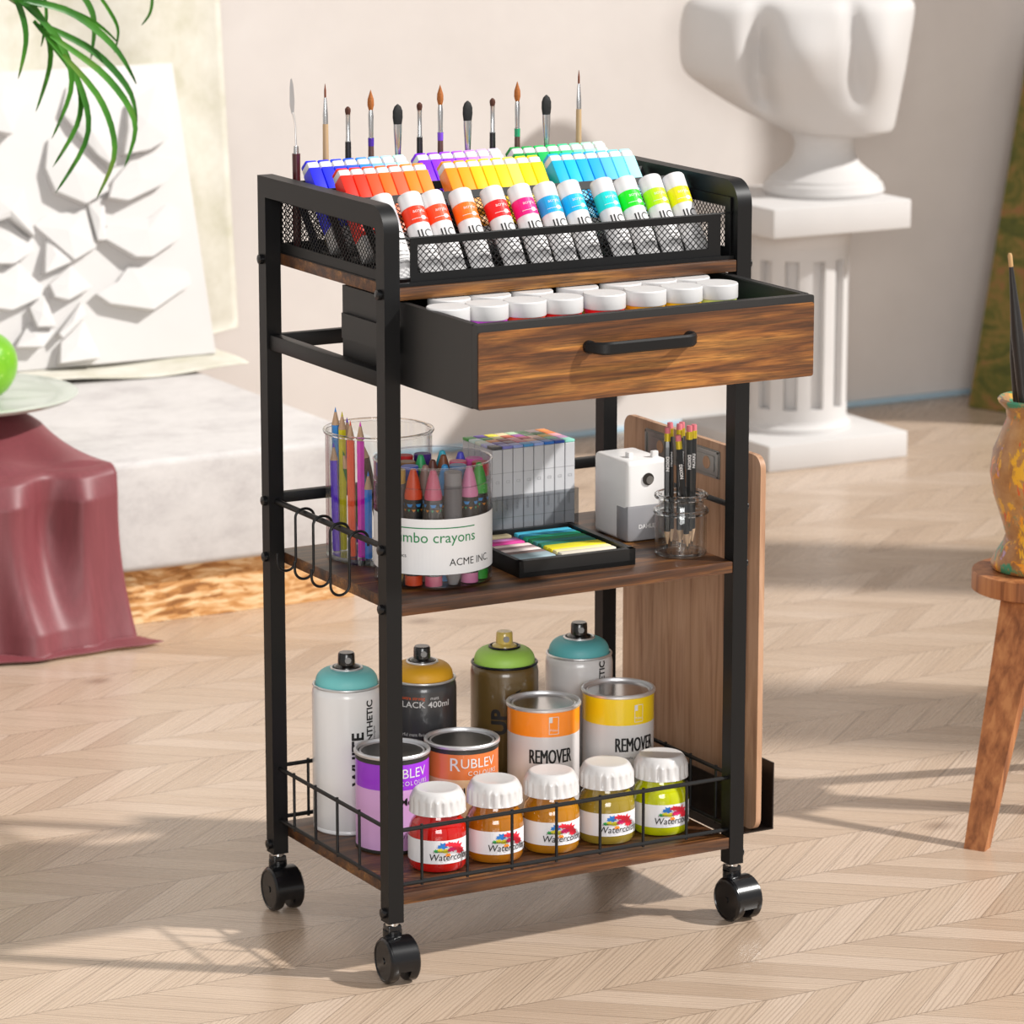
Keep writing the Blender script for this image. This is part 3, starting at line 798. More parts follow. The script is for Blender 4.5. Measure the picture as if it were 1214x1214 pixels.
# ------------------------------------------------------------------ paint jars in the drawer
dj = thing('paint_jar', '', 'paint jar', group='paint jars in the open drawer')
JP = colm('#d04ad8', .35, 'jarpaint'); JH = .0940
mb = MB(); mb.lathe([(.020, 0), (.0232, .002), (.0236, .006), (.0236, JH-.026), (.0228, JH-.023), (.0236, JH-.021), (.0236, JH-.018)], 36); mb.build('jar_body', JP, dj)
mb = MB(); mb.lathe([(.0248, JH-.0175), (.0252, JH-.0165), (.0252, JH-.0012), (.0243, JH), (0, JH)], 48); mb.build('lid', WHITE, dj, smooth=28)
FR = [(.0545, '#c8c8cc', 'white'), (.1047, '#d24ade', 'violet'), (.1545, '#e84a1c', 'orange-red'), (.2032, '#dc1c20', 'crimson'), (.2605, '#e81e22', 'bright red'), (.3157, '#eeb020', 'amber'), (.3656, '#eebe20', 'golden yellow'), (.4148, '#cfe07a', 'pale green')]
BK = [(.0860, '#1f9a8c', 'teal'), (.1392, '#28a6b8', 'turquoise'), (.1953, '#2a5cc8', 'blue'), (.2566, '#b8c84a', 'olive green'), (.3152, '#a01c9a', 'magenta'), (.3643, '#6a3ac0', 'purple'), (.4104, '#2aa04a', 'green')]
k0 = True
for row, y, nm_ in ((FR, -.0520, 'front'), (BK, .0040, 'back')):
    for i, (x, c, nm) in enumerate(row):
        lab = 'white lidded jar of %s paint, %s in the drawer %s row' % (nm, ORD[i], nm_)
        if k0:
            dj.location = (x, y, DZ0+.0036); dj['label'] = lab; dj.children[0].data.materials[0] = colm(c, .35, 'jarpaint'); JP = colm(c, .35, 'jarpaint'); k0 = False
        else: dup(dj, (x, y, DZ0+.0036), None, lab, swap={JP: colm(c, .35, 'jarpaint')})

# ------------------------------------------------------------------ middle shelf
# glass cylinder of coloured pencils
def glass_wall(mb, r, h, th=.0022, base=.006, seg=48, m=0):
    mb.lathe([(0, 0), (r-.002, 0), (r, .002), (r, h), (r-th, h), (r-th, base), (0, base)], seg, m)
pg = thing('pencil_glass', 'wide clear glass cylinder holding coloured pencils on the middle shelf', 'glass jar', (.1159, .2435, S2))
mb = MB(); glass_wall(mb, .0655, .156, .0025, .007); mb.build('glass_wall', GLASS, pg)
mb = MB(); mb.tube([(.0660*math.cos(R(a)), .0660*math.sin(R(a)), .1572) for a in range(0, 360, 6)], .0024, 8, closed=True); mb.build('rim', RIMG, pg)
mb = MB(); mb.lathe([(0, .0001), (.0635, .0001), (.0655, .003), (.0635, .0066), (0, .0066)], 48); mb.build('glass_base', thin_clear('glass_base_clear', (.9,.92,.94,1), .05, 1.8), pg)
PENW = mat('cedar_wood', '#c6a382', .6, noise=.12, nscale=120)
def pencil(name, base, tip, r, c, label, group, cat='pencil', hexa=6, lead=None, eraser=False, parent=None):
    """a pencil whose sharpened end is at tip"""
    base = Vector(base); tip = Vector(tip); d = tip-base; L = d.length
    q = d.to_track_quat('Z', 'Y').to_euler()
    t_ = thing(name, label, cat, base, q, group)
    b = MB(); z0 = 0 if not eraser else .017
    b.lathe([(r*.9, z0), (r, z0+.001), (r, L-.022)], hexa if hexa > 6 else 6, 0)
    b.build('barrel', colm(c, .32, 'pencil', .3), t_, smooth=30)
    w = MB(); w.lathe([(r, L-.022), (r*.28, L-.006)], 12); w.build('sharpened_wood', PENW, t_)
    p = MB(); p.lathe([(r*.28, L-.006), (0.0002, L)], 10); p.build('lead', colm(lead or c, .5, 'lead'), t_)
    if eraser:
        e = MB(); e.lathe([(r*.82, 0), (r*.9, .0018), (r*.9, .0075)], 14); e.build('eraser', colm('#cc6f78', .7, 'rubber'), t_)
        f = MB(); f.lathe([(r*.98, .0072), (r*1.02, .009), (r*.98, .0105), (r*1.02, .012), (r*.98, .0135), (r*1.02, .017)], 14); f.build('ferrule', mat('yellow_ferrule', '#c8b22e', .3, .5, noise=.1), t_)
    return t_
gx, gy = .1159, .2435
def ga(x, y): return (gx+x, gy+y, S2+.0078)
# offsets chosen inside the glass (x right, y back); lengths differ
PEN = [((-.0505, .016), (-.0525, .018), .135, '#5a28d8', 'indigo', 'shortest at the left'), ((-.0405, .034), (-.0410, .035), .175, '#1f86d8', 'blue', 'tallest'), ((-.040, .018), (-.0400, .019), .172, '#d8ce22', 'olive yellow', 'beside the tall blue one'),
       ((-.012, .044), (-.020, .046), .158, '#6a26d0', 'violet', 'behind the yellow one'), ((-.047, -.020), (-.0480, -.019), .168, '#ee5a32', 'orange-red', 'in the front'), ((-.040, -.031), (-.0400, -.030), .168, '#e224c4', 'magenta', 'in the front'),
       ((-.0355, -.041), (-.0355, -.041), .108, '#3484e4', 'cobalt blue', 'short, beside the post'), ((.004, -.006), (-.028, -.010), .140, '#4a2a20', 'dark brown', 'leaning by the post'), ((-.012, .010), (-.046, .006), .126, '#1f7a30', 'dark green', 'leaning in the middle'),
       ((-.006, .026), (-.022, -.002), .134, '#34aee4', 'light blue', 'leaning behind the post'), ((-.020, -.048), (-.020, -.048), .095, '#d0d040', 'yellow', 'low, behind the post')]
for (a, b, L, c, nm, ex) in PEN:
    p0 = Vector(ga(*a)); p1 = Vector((gx+b[0], gy+b[1], S2+.0078+L))
    pencil('coloured_pencil', p0, p1, .0050, c, '%s coloured pencil, %s in the wide glass' % (nm, ex), 'coloured pencils in the wide glass')

# crayon tub
tub = thing('crayon_tub', 'clear round tub of jumbo crayons with a white label on the middle shelf', 'crayon tub', (.1166, .1039, S2))
mb = MB(); rt_ = .0705; ht_ = .1466
mb.lathe([(0, 0), (rt_-.002, 0), (rt_, .002), (rt_, ht_), (rt_-.0014, ht_), (rt_-.0014, .0035), (0, .0035)], 64); mb.build('tub_wall', TUBC, tub)
mb = MB()
for z in (ht_, ht_-.024): mb.tube([(rt_*math.cos(R(a)), rt_*math.sin(R(a)), z) for a in range(0, 360, 5)], .0007 if z < ht_ else .0011, 6, closed=True)
mb.build('rim', thin_clear('tub_rim', (.9,.9,.92,1), .05, 2.5), tub)
GREENI = colm('#1f8048', .5, 'ink')
lb = MB(); RL = rt_+.0004
n_ = 96
for j in range(n_):
    a0, a1 = 2*PI*j/n_, 2*PI*(j+1)/n_
    lb.add([(RL*math.cos(a0), RL*math.sin(a0), .0195), (RL*math.cos(a1), RL*math.sin(a1), .0195), (RL*math.cos(a1), RL*math.sin(a1), .0865), (RL*math.cos(a0), RL*math.sin(a0), .0865)], [(0,1,2,3)], 0)
wl = wrapper(RL+.0004, CAMPHI)
lb.text('Jumbo crayons', .0178, lambda u, v: wl(u-.0505, v+.0585), 1, cut=.003, bold=.002)
lb.shape(*rect(-.055, .0752, .0560, .0765), wl, 1, cut=.004)
lb.text('ACME INC.', .0125, lambda u, v: wl(u+.0215, v+.0300), 2, cut=.003)
lb.text('36 pcs', .0068, lambda u, v: wl(u-.0480, v+.0400), 2, cut=.003)
lb.build('paper_label', [colm('#e3e3e4', .55, 'paper'), GREENI, INK], tub)
# crayons
def crayon(kind, ang, rad, c, nm, pos):
    x = tub.location.x+rad*math.cos(R(ang)); y = tub.location.y+rad*math.sin(R(ang))
    t_ = thing('crayon', '%s jumbo crayon, %s up, %s the clear tub' % (nm, 'pointed tip' if kind == 'tip' else 'flat end', pos), 'crayon', (x, y, S2+.0045), (0, 0, R(ang)-R(0)), 'jumbo crayons in the clear tub')
    r = .0108; H = .136 if kind == 'flat' else .140
    cm = colm(c, .45, 'wax')
    if kind == 'tip':
        b = MB(); b.lathe([(r*.97, 0), (r*.97, .012)], 18); b.build('wax_base', cm, t_); b = MB(); b.lathe([(r*.97, .104), (r*.99, .109), (r*.62, .128), (r*.30, H-.001), (r*.12, H), (0, H)], 18); b.build('wax_tip', cm, t_)
        w = MB(); w.lathe([(r, .012), (r, .104)], 18, 0)
        ww = wrapper(r+.0002, 0)
        for k in range(6):
            ph = k*60*PI/180*r
            w.shape([(ph-.0038, .0990), (ph+.0038, .0990), (ph+.002, .0955), (ph-.002, .0955)], [(0,1,2,3)], ww, 1, cut=.002)
            w.shape([(ph+.0025, .0925), (ph+.0075, .0925), (ph+.005, .0895)], [(0,1,2)], ww, 2, cut=.002)
            w.shape([(ph-.0025, .0925), (ph+.0005, .0925), (ph-.001, .0895)], [(0,1,2)], ww, 3, cut=.002)
        w.build('wrapper', [colm('#121212', .5, 'wrap'), colm('#2a86c8', .5, 'wrap'), colm('#d88a2a', .5, 'wrap'), colm('#1fa06a', .5, 'wrap')], t_)
    else:
        b = MB(); b.lathe([(r*.95, H-.018), (r*.98, H-.001), (r*.9, H), (0, H)], 18); b.build('wax_base', cm, t_); b = MB(); b.lathe([(r*.5, 0), (r*.95, .014)], 18); b.build('wax_tip', cm, t_)
        w = MB(); w.lathe([(r, .014), (r, H-.016)], 18, 0); w.build('wrapper', colm('#6a6a6c', .5, 'wrap'), t_)
OUT = [('tip', '#d84a1c', 'orange', -22), ('tip', '#c84a6c', 'rose', 2), ('flat', '#8c8c8c', 'grey', 26), ('tip', '#d880a8', 'pink', 50), ('tip', '#2fa030', 'green', 74), ('flat', '#b42a3c', 'dark red', 98), ('flat', '#d05aa8', 'orchid pink', 122), ('tip', '#4a4ac0', 'indigo', 146),
       ('tip', '#38b0c8', 'cyan', 170), ('flat', '#4a2a7a', 'deep purple', 194), ('flat', '#c42024', 'red', 218), ('tip', '#3a50c0', 'royal blue', 242), ('flat', '#4a68c0', 'cornflower blue', 266), ('flat', '#58b030', 'leaf green', 290), ('flat', '#d8b860', 'sand yellow', -46)]
for kind, c, nm, da in OUT: crayon(kind, CAMPHI+da, .0575, c, nm, 'near the wall of')
INN = [('tip', '#8a6a60', 'taupe', -14), ('tip', '#2a86c0', 'azure', 28), ('flat', '#5a7aa0', 'slate blue', 70), ('flat', '#d05878', 'salmon pink', 112), ('tip', '#7a4424', 'chestnut', 158), ('tip', '#249a58', 'sea green', 208), ('flat', '#8a6644', 'brown', 255), ('flat', '#3a56b8', 'medium blue', 304)]
for kind, c, nm, da in INN: crayon(kind, CAMPHI+da, .0322, c, nm, 'in the inner ring of')
crayon('tip', 0, .0, '#5a2a1c', 'dark brown', 'in the centre of')

# alcohol marker set in a clear case
cx0, cx1, cy0, cy1 = .2645, .3838, .2255, .3050
cs = thing('marker_case', 'clear plastic case holding the block of light grey art markers', 'case', ((cx0+cx1)/2, (cy0+cy1)/2, S2))
mb = MB(); cw, cd, chh = cx1-cx0+.006, cy1-cy0+.004, .060
for (c, d) in (((0, -cd/2, chh/2), (cw, .0012, chh)), ((0, cd/2, chh/2), (cw, .0012, chh)), ((-cw/2, 0, chh/2), (.0012, cd, chh)), ((cw/2, 0, chh/2), (.0012, cd, chh)), ((0, 0, .0008), (cw, cd, .0012))): mb.box(c, d)
mb.build('clear_sleeve', CASEC, cs, smooth=0)
GREYM = mat('light_grey_marker', '#bdbdc0', .45, noise=.03)
am0 = thing('art_marker', '', 'marker', group='art markers in the clear case'); pw_, pd_ = .01485, .01590
mb = MB(); mb.box((0, 0, .0585), (pw_-.0012, pd_-.0012, .117), bev=.0008)
for z in (.087, .053, .030): mb.box((0, 0, z), (pw_-.0008, pd_-.0008, .0005), 1)
mb.text('C2', .0050, lambda u, v: Vector((u, -pd_/2+.0003, v+.074)), 1, align='C')
mb.text('sketch', .0058, lambda u, v: Vector((u, -pd_/2+.0003, v+.040)), 1, vert=True)
mb.build('barrel', [GREYM, colm('#8e8e92', .5, 'print')], am0, smooth=0)
AC = colm('#000001', .4, 'cap'); mb = MB(); mb.box((0, 0, .1190), (pw_-.0012, pd_-.0012, .0036), bev=.0006); mb.build('colour_cap', AC, am0)
FRONTC = ['#4a4a4c', '#7a7ac0', '#8e9cd0', '#4a90c4', '#8ea4dc', '#2a6ec0', '#24489a', '#8ad0be']
FN = ['dark grey', 'periwinkle', 'powder blue', 'steel blue', 'pale blue', 'cobalt blue', 'navy blue', 'aqua']
PAL = [('#b0b0d8','lavender grey'), ('#5a4a9a','violet'), ('#7a5a6a','mauve'), ('#c86a7a','dusty rose'), ('#e0a890','peach'), ('#8a7a7a','warm grey'), ('#7ab89a','sage'), ('#b88ab0','orchid'), ('#d0d8c8','pale sage'), ('#d88a4a','tan orange'), ('#8a3a34','brick'), ('#e09aa0','pink'), ('#a83a50','crimson'), ('#e8c0b0','blush'), ('#d8b040','mustard'), ('#e8a0a8','rose'),
       ('#c8e0dc','pale mint'), ('#2f8a3a','green'), ('#e8dca0','cream'), ('#c8502a','rust'), ('#9a4a9a','plum'), ('#8ab08a','grey green'), ('#4a7a4a','moss'), ('#e87a2a','bright orange'), ('#3a9a3a','leaf green'), ('#5a2ab0','deep violet'), ('#f0e02a','bright yellow'), ('#ecd8a8','ivory'), ('#b8d8b0','light green'), ('#7aa87a','fern'), ('#e8d0d0','shell pink'), ('#ec8c3a','orange')]
kk = 0
for r_ in range(5):
    for i in range(8):
        x = cx0+pw_*(i+.5)+.0003; y = cy0+pd_*(r_+.5)
        if r_ == 0: c, nm = FRONTC[i], FN[i]
        else: c, nm = PAL[((r_-1)*8+i) % 32]
        lab = '%s capped art marker, %s row, %s from left in clear case' % (nm, ('front', 'second', 'middle', 'fourth', 'rear')[r_], ORD[i])
        if kk == 0:
            am0.location = (x, y, S2+.0016); am0['label'] = lab; am0.children[1].data.materials[0] = colm(c, .4, 'cap'); AC = colm(c, .4, 'cap')
        else: dup(am0, (x, y, S2+.0016), None, lab, swap={AC: colm(c, .4, 'cap')})
        kk += 1

# pastel tray
py0 = thing('pastel_tray', 'black square tray of soft pastel sticks at the front of the middle shelf', 'tray', (.2870, .1300, S2), (0, 0, R(-2.2)))
tw, td, th_ = .1585, .166, .0205
mb = MB()
mb.box((0, 0, .003), (tw, td, .006)); mb.box((0, -td/2+.0045, th_/2), (tw, .009, th_)); mb.box((0, td/2-.003, th_/2), (tw, .006, th_))
mb.box((-tw/2+.003, 0, th_/2), (.006, td, th_)); mb.box((tw/2-.004, 0, th_/2), (.008, td, th_))
mb.build('tray_body', mat('matte_black_card', '#161616', .38, noise=.1), py0, smooth=0)
mb = MB(); mb.box((-.012, .0, .0095), (.005, td-.016, .009))
for y in (-.030, .018, .055): mb.box((0, y, .0085), (tw-.016, .003, .006))
mb.build('foam_insert', mat('brown_foam', '#3a2420', .8, noise=.2), py0, smooth=0)
def pastel(x0, x1, y, w, c, nm, where):
    M = Matrix.Rotation(R(-2.2), 4, 'Z'); L = x1-x0
    p = Vector(((x0+x1)/2, y, 0)); p = M @ p+Vector((.2870, .1300, S2+.0105))
    mb = MB(); mb.box((0, 0, .0035), (L, w, .008), bev=.0022)
    o = mb.build('pastel_stick', mat('pastel_'+c.strip('#'), c, .75, noise=.12, nscale=40)); o.location = p; o.rotation_euler = (0, 0, R(-2.2))
    tag(o, '%s pastel stick in the black tray, %s' % (nm, where), 'pastel stick', 'soft pastels in the black tray')
R1 = [(.066, '#3aa4c0', 'light blue', 'right side, rearmost'), (.0535, '#1e7a96', 'deep teal blue', 'right side, second from rear'), (.041, '#1ca47a', 'turquoise green', 'right side, third from rear'),
      (.027, '#2a8a58', 'grass green', 'right side middle'), (.0145, '#2f7a78', 'dark teal', 'right side middle'), (.002, '#1c6a52', 'bottle green', 'right side middle'),
      (-.013, '#c8c018', 'yellow green', 'right side, third from front'), (-.0255, '#ecd81a', 'bright yellow', 'right side, second from front'), (-.038, '#e8dca0', 'cream', 'right side, nearest the front edge')]
for y, c, nm, wh in R1: pastel(-.0085, .0685, y*1.0-.0, .0120, c, nm, wh)
L1 = [(.066, '#d8c8a0', 'beige', 'left side, rearmost'), (.042, '#b87ab0', 'mauve', 'left side, behind the pink'), (.0295, '#c83a8c', 'hot pink', 'left side middle'), (.010, '#e0c8c4', 'pale pink', 'left side, in front of the pink'),
      (-.0025, '#8a7474', 'taupe', 'left side'), (-.015, '#e4d4d0', 'off-white', 'left side'), (-.0275, '#7a6460', 'grey brown', 'left side'), (-.040, '#8a9aa0', 'blue grey', 'left side'), (-.0525, '#9ab0b8', 'pale blue grey', 'left side, nearest the front edge')]
for y, c, nm, wh in L1: pastel(-.0725, -.0160, y, .0120, c, nm, wh)
for y, c, nm, wh in [(-.0505, '#d8d0c0', 'pale stone', 'right side, against the front edge')]: pastel(-.0085, .0685, y, .0115, c, nm, wh)

# pencil sharpener
ps = thing('pencil_sharpener', 'white desktop pencil sharpener with grey see-through bin on the middle shelf', 'pencil sharpener', (.4435, .1900, S2))
sw_, sd_, sh_ = .0590, .0840, .1030
SHW = mat('sharpener_white', '#e2e0df', .3, noise=.02)
mb = MB()
mb.box((0, .0005, .0515), (sw_, sd_-.001, .1030), bev=.006, seg=3)
mb.build('housing', SHW, ps)
mb = MB(); mb.box((0, -sd_/2+.0150, .0240), (sw_+.0010, .0310, .0470), bev=.005); b_ = mb.build('shavings_bin', mat('smoky_bin_plastic', '#8e8d90', .25, noise=.1, nscale=25), ps)
mb = MB(); mb.text('DAHLE', .0075, lambda u, v: Vector((u-.002, -sd_/2-.0001+.0003, v+.017)), 0, align='C', bold=.02); 
for v in mb.v: v.y = -sd_/2-.0008
mb.build('lettering', WHITE, b_, smooth=0)
mb = MB(); mb.lathe([(.0078, 0), (.0078, .0012)], 24, M=Matrix.Translation((.000, -sd_/2+.0004, .0790)) @ Matrix.Rotation(R(90), 4, 'X')); ho_ = mb.build('pencil_hole', mat('dark_hole', '#35322f', .35, .3, noise=.2, nscale=90), ps)
mb = MB(); mb.lathe([(.0052, 0), (.0052, .0006)], 20, M=Matrix.Translation((.0018, -sd_/2-.0008, .0778)) @ Matrix.Rotation(R(90), 4, 'X')); mb.build('blade_core', STEEL, ho_)
mb = MB(); mb.box((-.012, -.015, .106), (.006, .010, .007), bev=.001); mb.box((.017, -.028, .1065), (.009, .006, .009), bev=.001); mb.build('clamp_tab', SHW, ps)

# small glass jar with black pencils
gj = thing('small_glass_jar', 'small clear glass jar with thick ringed rim holding black pencils at the shelf end', 'glass jar', (.4430, .0690, S2))
r0 = .0318
mb = MB(); mb.lathe([(0, 0), (r0-.003, 0), (r0, .003), (r0, .050), (r0-.002, .056), (r0-.004, .060), (r0-.004, .071), (r0-.006, .071), (r0-.006, .060), (r0-.002, .050), (r0-.002, .005), (0, .005)], 48); mb.build('glass_wall', GLASS, gj)
mb = MB()
mb.tube([((r0-.0020)*math.cos(R(a)), (r0-.0020)*math.sin(R(a)), .0735) for a in range(0, 360, 8)], .0036, 10, closed=True)
mb.build('rim', RIMG, gj)
mb = MB()
mb.tube([((r0-.0005)*math.cos(R(a)), (r0-.0005)*math.sin(R(a)), .0545) for a in range(0, 360, 8)], .0034, 10, closed=True)
mb.tube([((r0-.0015)*math.cos(R(a)), (r0-.0015)*math.sin(R(a)), .0025) for a in range(0, 360, 8)], .0020, 8, closed=True)
mb.build('glass_ring', RIMG, gj)
BP = [((-.017, .004), (-.018, .004), .148, 'leftmost'), ((-.002, -.020), (-.014, -.014), .141, 'leaning, nearest the front'), ((-.005, .014), (-.007, .016), .151, 'at the back left'), ((.001, .004), (-.001, .004), .151, 'in the middle of the bunch'),
      ((.008, -.006), (.006, -.008), .150, 'right of the leaning one'), ((.011, .014), (.010, .016), .150, 'at the back right'), ((.018, .003), (.0175, .000), .149, 'rightmost')]
for a, b, L, nm in BP:
    tip = Vector((.4430+a[0], .0690+a[1], S2+.0072)); top = Vector((.4430+b[0], .0690+b[1], S2+.0072+L+.004))
    p = pencil('black_pencil', top, tip, .0040, '#161616', 'black pencil with pink eraser in the small jar, %s' % nm, 'black pencils in the small jar', lead='#202020', eraser=True)
    Mi = p.matrix_basis.inverted() if False else (Matrix.Translation(p.location) @ p.rotation_euler.to_matrix().to_4x4()).inverted()
    # stamp on the barrel facing the viewer, running down the pencil
    f_ = MB(); d_ = (tip-top).normalized(); cam = Vector((math.cos(R(CAMPHI)), math.sin(R(CAMPHI)), 0)); sd = cam.cross(d_).normalized()
    org_ = top+d_*.036
    f_.text('DIXON', .0056, lambda u, v: Mi @ (org_-d_*(-u)+cam*.00425+sd*(v-.0018)*1.0), 0, bold=.03)
    f_.build('stamp', WHITE, p, smooth=0)

# ------------------------------------------------------------------ bottom shelf
def spray(x, y, H, bodyc, domec, nozc, label, deco=None, ringc=None, rough=.3):
    t_ = thing('spray_can', label, 'spray can', (x, y, S1), (0, 0, 0), 'spray cans on the bottom shelf')
    r = .0434; hb = H-.0415
    bm_ = mat('can_'+bodyc.strip('#'), bodyc, rough, noise=.04, nscale=20, coat=.4)
    mb = MB(); mb.lathe([(r-.002, 0), (r-.0006, .0015), (r-.0006, .004), (r-.0016, .0055), (r, .008), (r, hb-.010), (r-.001, hb-.004), (r-.0035, hb-.0005), (0, hb-.0005)], 56)
    if deco: deco(mb, r)
    mb.build('can_body', [bm_, INK, WHITE, colm('#d0541c', .5, 'ink')], t_)
    mb = MB(); mb.tube([((r-.0022)*math.cos(R(a)), (r-.0022)*math.sin(R(a)), hb+.0015) for a in range(0, 360, 8)], .0017, 8, closed=True)
    mb.tube([(.0190*math.cos(R(a)), .0190*math.sin(R(a)), H-.0195) for a in range(0, 360, 10)], .0016, 8, closed=True)
    mb.build('metal_rim', ringc or mat('rim_silver', '#d8d8d8', .3, .7, noise=.05), t_)
    d = MB(); prof = [(r-.0045, hb+.001)]
    for i in range(9):
        a = R(i*10); prof.append((.0185+(r-.0045-.0185)*math.cos(a)**.8, hb+.003+(H-.0205-hb-.003)*math.sin(a)**.9))
    prof.append((0, H-.0205)); d.lathe(prof, 48); d.build('dome', colm(domec, .5, 'dome'), t_)
    n = MB(); n.lathe([(.0165, H-.0205), (.0155, H-.0175), (.0108, H-.0150), (.0104, H-.0020), (.0092, H), (0, H)], 28)
    no = n.build('nozzle', mat('noz_'+nozc.strip('#'), nozc, .25, noise=.05, coat=.3), t_)
    h = MB(); a = R(CAMPHI+14); h.lathe([(.0040, 0), (.0040, .0012)], 16, M=Matrix.Translation((.0098*math.cos(a), .0098*math.sin(a), H-.0085)) @ Matrix.Rotation(a, 4, 'Z') @ Matrix.Rotation(R(90), 4, 'Y')); h.build('nozzle_insert', colm('#8c8c8c', .5, 'insert'), no)
    return t_
def deco_syn(ph, dz=0):
    def f(mb, r):
        w = wrapper(r+.0003, ph)
        mb.text('WHITE', .0215, lambda u, v: w(u+.0155, v+.0640+dz), 1, vert=True, cut=.003, bold=.03)
        mb.text('SYNTHETIC', .0128, lambda u, v: w(u+.0295, v+.1050+dz), 1, vert=True, cut=.003, bold=.03)
        mb.text('professional lacquer', .0060, lambda u, v: w(u+.0345, v+.0900+dz), 1, vert=True, cut=.003)
    return f
def deco_black(mb, r):
    w = wrapper(r+.0003, CAMPHI)
    mb.text('extra strong', .0062, lambda u, v: w(u-.026, v+.1590), 3, cut=.003, bold=.01)
    mb.text('matt', .0062, lambda u, v: w(u+.012, v+.1590), 2, cut=.003)
    mb.text('BLACK 400ml', .0110, lambda u, v: w(u-.032, v+.1490), 2, cut=.003, bold=.008, sx=1.12)
    mb.text('powerful matt finish spray', .0058, lambda u, v: w(u-.038, v+.1120), 2, cut=.003)
    mb.text('covering & fast', .0058, lambda u, v: w(u-.036, v+.1040), 3, cut=.003)
    mb.text('all surfaces', .0058, lambda u, v: w(u-.036, v+.0960), 2, cut=.003)
def deco_brown(mb, r):
    w = wrapper(r+.0003, CAMPHI)
    mb.text('BELLA', .0105, lambda u, v: w(u+.022, v+.128), 1, vert=True, cut=.003, bold=.02)
    mb.text('UP', .0270, lambda u, v: w(u+.0023, v+.098), 1, vert=True, cut=.003, bold=.04, sx=1.0)
spray(.0846, .2745, .2248, '#e2e2e2', '#74c6c6', '#141414', 'glossy white spray can with turquoise dome at the left rear of the bottom shelf', deco_syn(CAMPHI+10))
spray(.1935, .2800, .2180, '#3a3a3c', '#dca420', '#1c1c1c', 'black 400ml spray can with mustard yellow dome', deco_black)
spray(.3119, .2800, .2225, '#5e4a26', '#9ecb56', '#c8b058', 'dark olive brown spray can with light green dome and tan nozzle', deco_brown, mat('rim_dark', '#1c1c22', .3, .5, noise=.05))
spray(.4215, .2800, .2210, '#c9c7c6', '#58a8ac', '#141414', 'grey-white spray can with teal dome beside the right rear post', deco_syn(CAMPHI+9, .006))

def paint_can(x, y, H, r, top, low, label, deco, z1, rimdark=True):
    t_ = thing('paint_can', label, 'paint can', (x, y, S1), (0, 0, 0), 'tin paint cans on the bottom shelf')
    tm = mat('can_'+top.strip('#'), top, .35, noise=.04, nscale=20, coat=.3); lm_ = mat('can_'+low.strip('#'), low, .4, noise=.04, nscale=20, coat=.2)
    dk = mat('can_dark_band', '#34332f', .4, .2, noise=.1)
    zt = H-(.0105 if rimdark else .0045)
    mb = MB(); mb.lathe([(r-.0012, 0), (r, .001), (r, .004), (r-.0008, .0045), (r-.0008, z1), (r-.0008, zt), (r-.0006, zt), (r-.0006, H-.0040)], 64, mats=[4, 4, 4, 1, 0, 4 if rimdark else 5, 4 if rimdark else 5])
    deco(mb, r-.0008)
    mb.build('can_body', [tm, lm_, INK, WHITE, dk, CHROME], t_)
    mb = MB(); mb.lathe([(r-.0004, H-.0050), (r+.0010, H-.0040), (r+.0012, H-.0015), (r+.0002, H), (r-.0022, H), (r-.0034, H-.0020), (r-.0040, H-.0080), (r-.0052, H-.0085), (r-.0060, H-.0030), (r-.0072, H-.0025), (r-.0085, H-.0045), (r-.0110, H-.0068), (r-.016, H-.0072), (r-.019, H-.0055), (r-.023, H-.0060), (0, H-.0060)], 64)
    mb.build('lid', TIN, t_)
    return t_
def deco_rub(ph):
    def f(mb, r):
        w = wrapper(r+.0003, ph)
        mb.text('R', .0240, lambda u, v: w(u-.001, v+.0925), 3, cut=.003, sx=1.0)
        mb.text('UBLEV', .0172, lambda u, v: w(u+.0126, v+.0960), 3, cut=.003, spacing=1.0)
        mb.text('COLOURS', .0080, lambda u, v: w(u+.0215, v+.0865), 3, cut=.003, spacing=1.25)
        mb.text('Oil Medium', .0130, lambda u, v: w(u+.0020, v+.062), 2, cut=.003, bold=.02)
        mb.text('net 237 ml', .0060, lambda u, v: w(u+.010, v+.020), 2, cut=.003)
    return f
paint_can(.0987, .1802, .1237, .0461, '#9a34d0', '#d8a8dc', 'purple and lilac tin paint can behind the red jar', deco_rub(CAMPHI-13), .0810)
paint_can(.1960, .1800, .1237, .0461, '#d8743a', '#ddb98e', 'rust orange tin paint can behind the amber jars', deco_rub(CAMPHI-16), .0810)
def deco_rem(ph):
    def f(mb, r):
        w = wrapper(r+.0003, ph)
        for du in (-.0006, -.0003, 0, .0003, .0006): mb.text('REMOVER', .0260, lambda u, v, du=du: w(u+du, v+.0840), 2, cut=.003, sx=.50)
        for (a, b, c, d) in ((.0245, .1215, .0252, .1440), (.0365, .1215, .0372, .1440), (.0245, .1215, .0372, .1222), (.0245, .1433, .0372, .1440), (.0250, .1365, .0290, .1436)): mb.shape(*rect(a, b, c, d), w, 3, cut=.003)
        mb.text('Pebeo', .0042, lambda u, v: w(u+.0260, v+.1255), 3, cut=.003)
        mb.text('for acrylic and oil paint', .0052, lambda u, v: w(u+.002, v+.074), 2, cut=.003)
        mb.text('500 ml', .0080, lambda u, v: w(u+.012, v+.030), 2, cut=.003)
    return f
paint_can(.3150, .1850, .1540, .0462, '#fa8c1c', '#d2ccca', 'tall orange topped tin of remover in the middle of the bottom shelf', deco_rem(CAMPHI-22), .1180, False)
paint_can(.4240, .1850, .1570, .0462, '#ecc810', '#cdcac9', 'tall yellow topped tin of remover by the right post', deco_rem(CAMPHI-5), .1180, False)

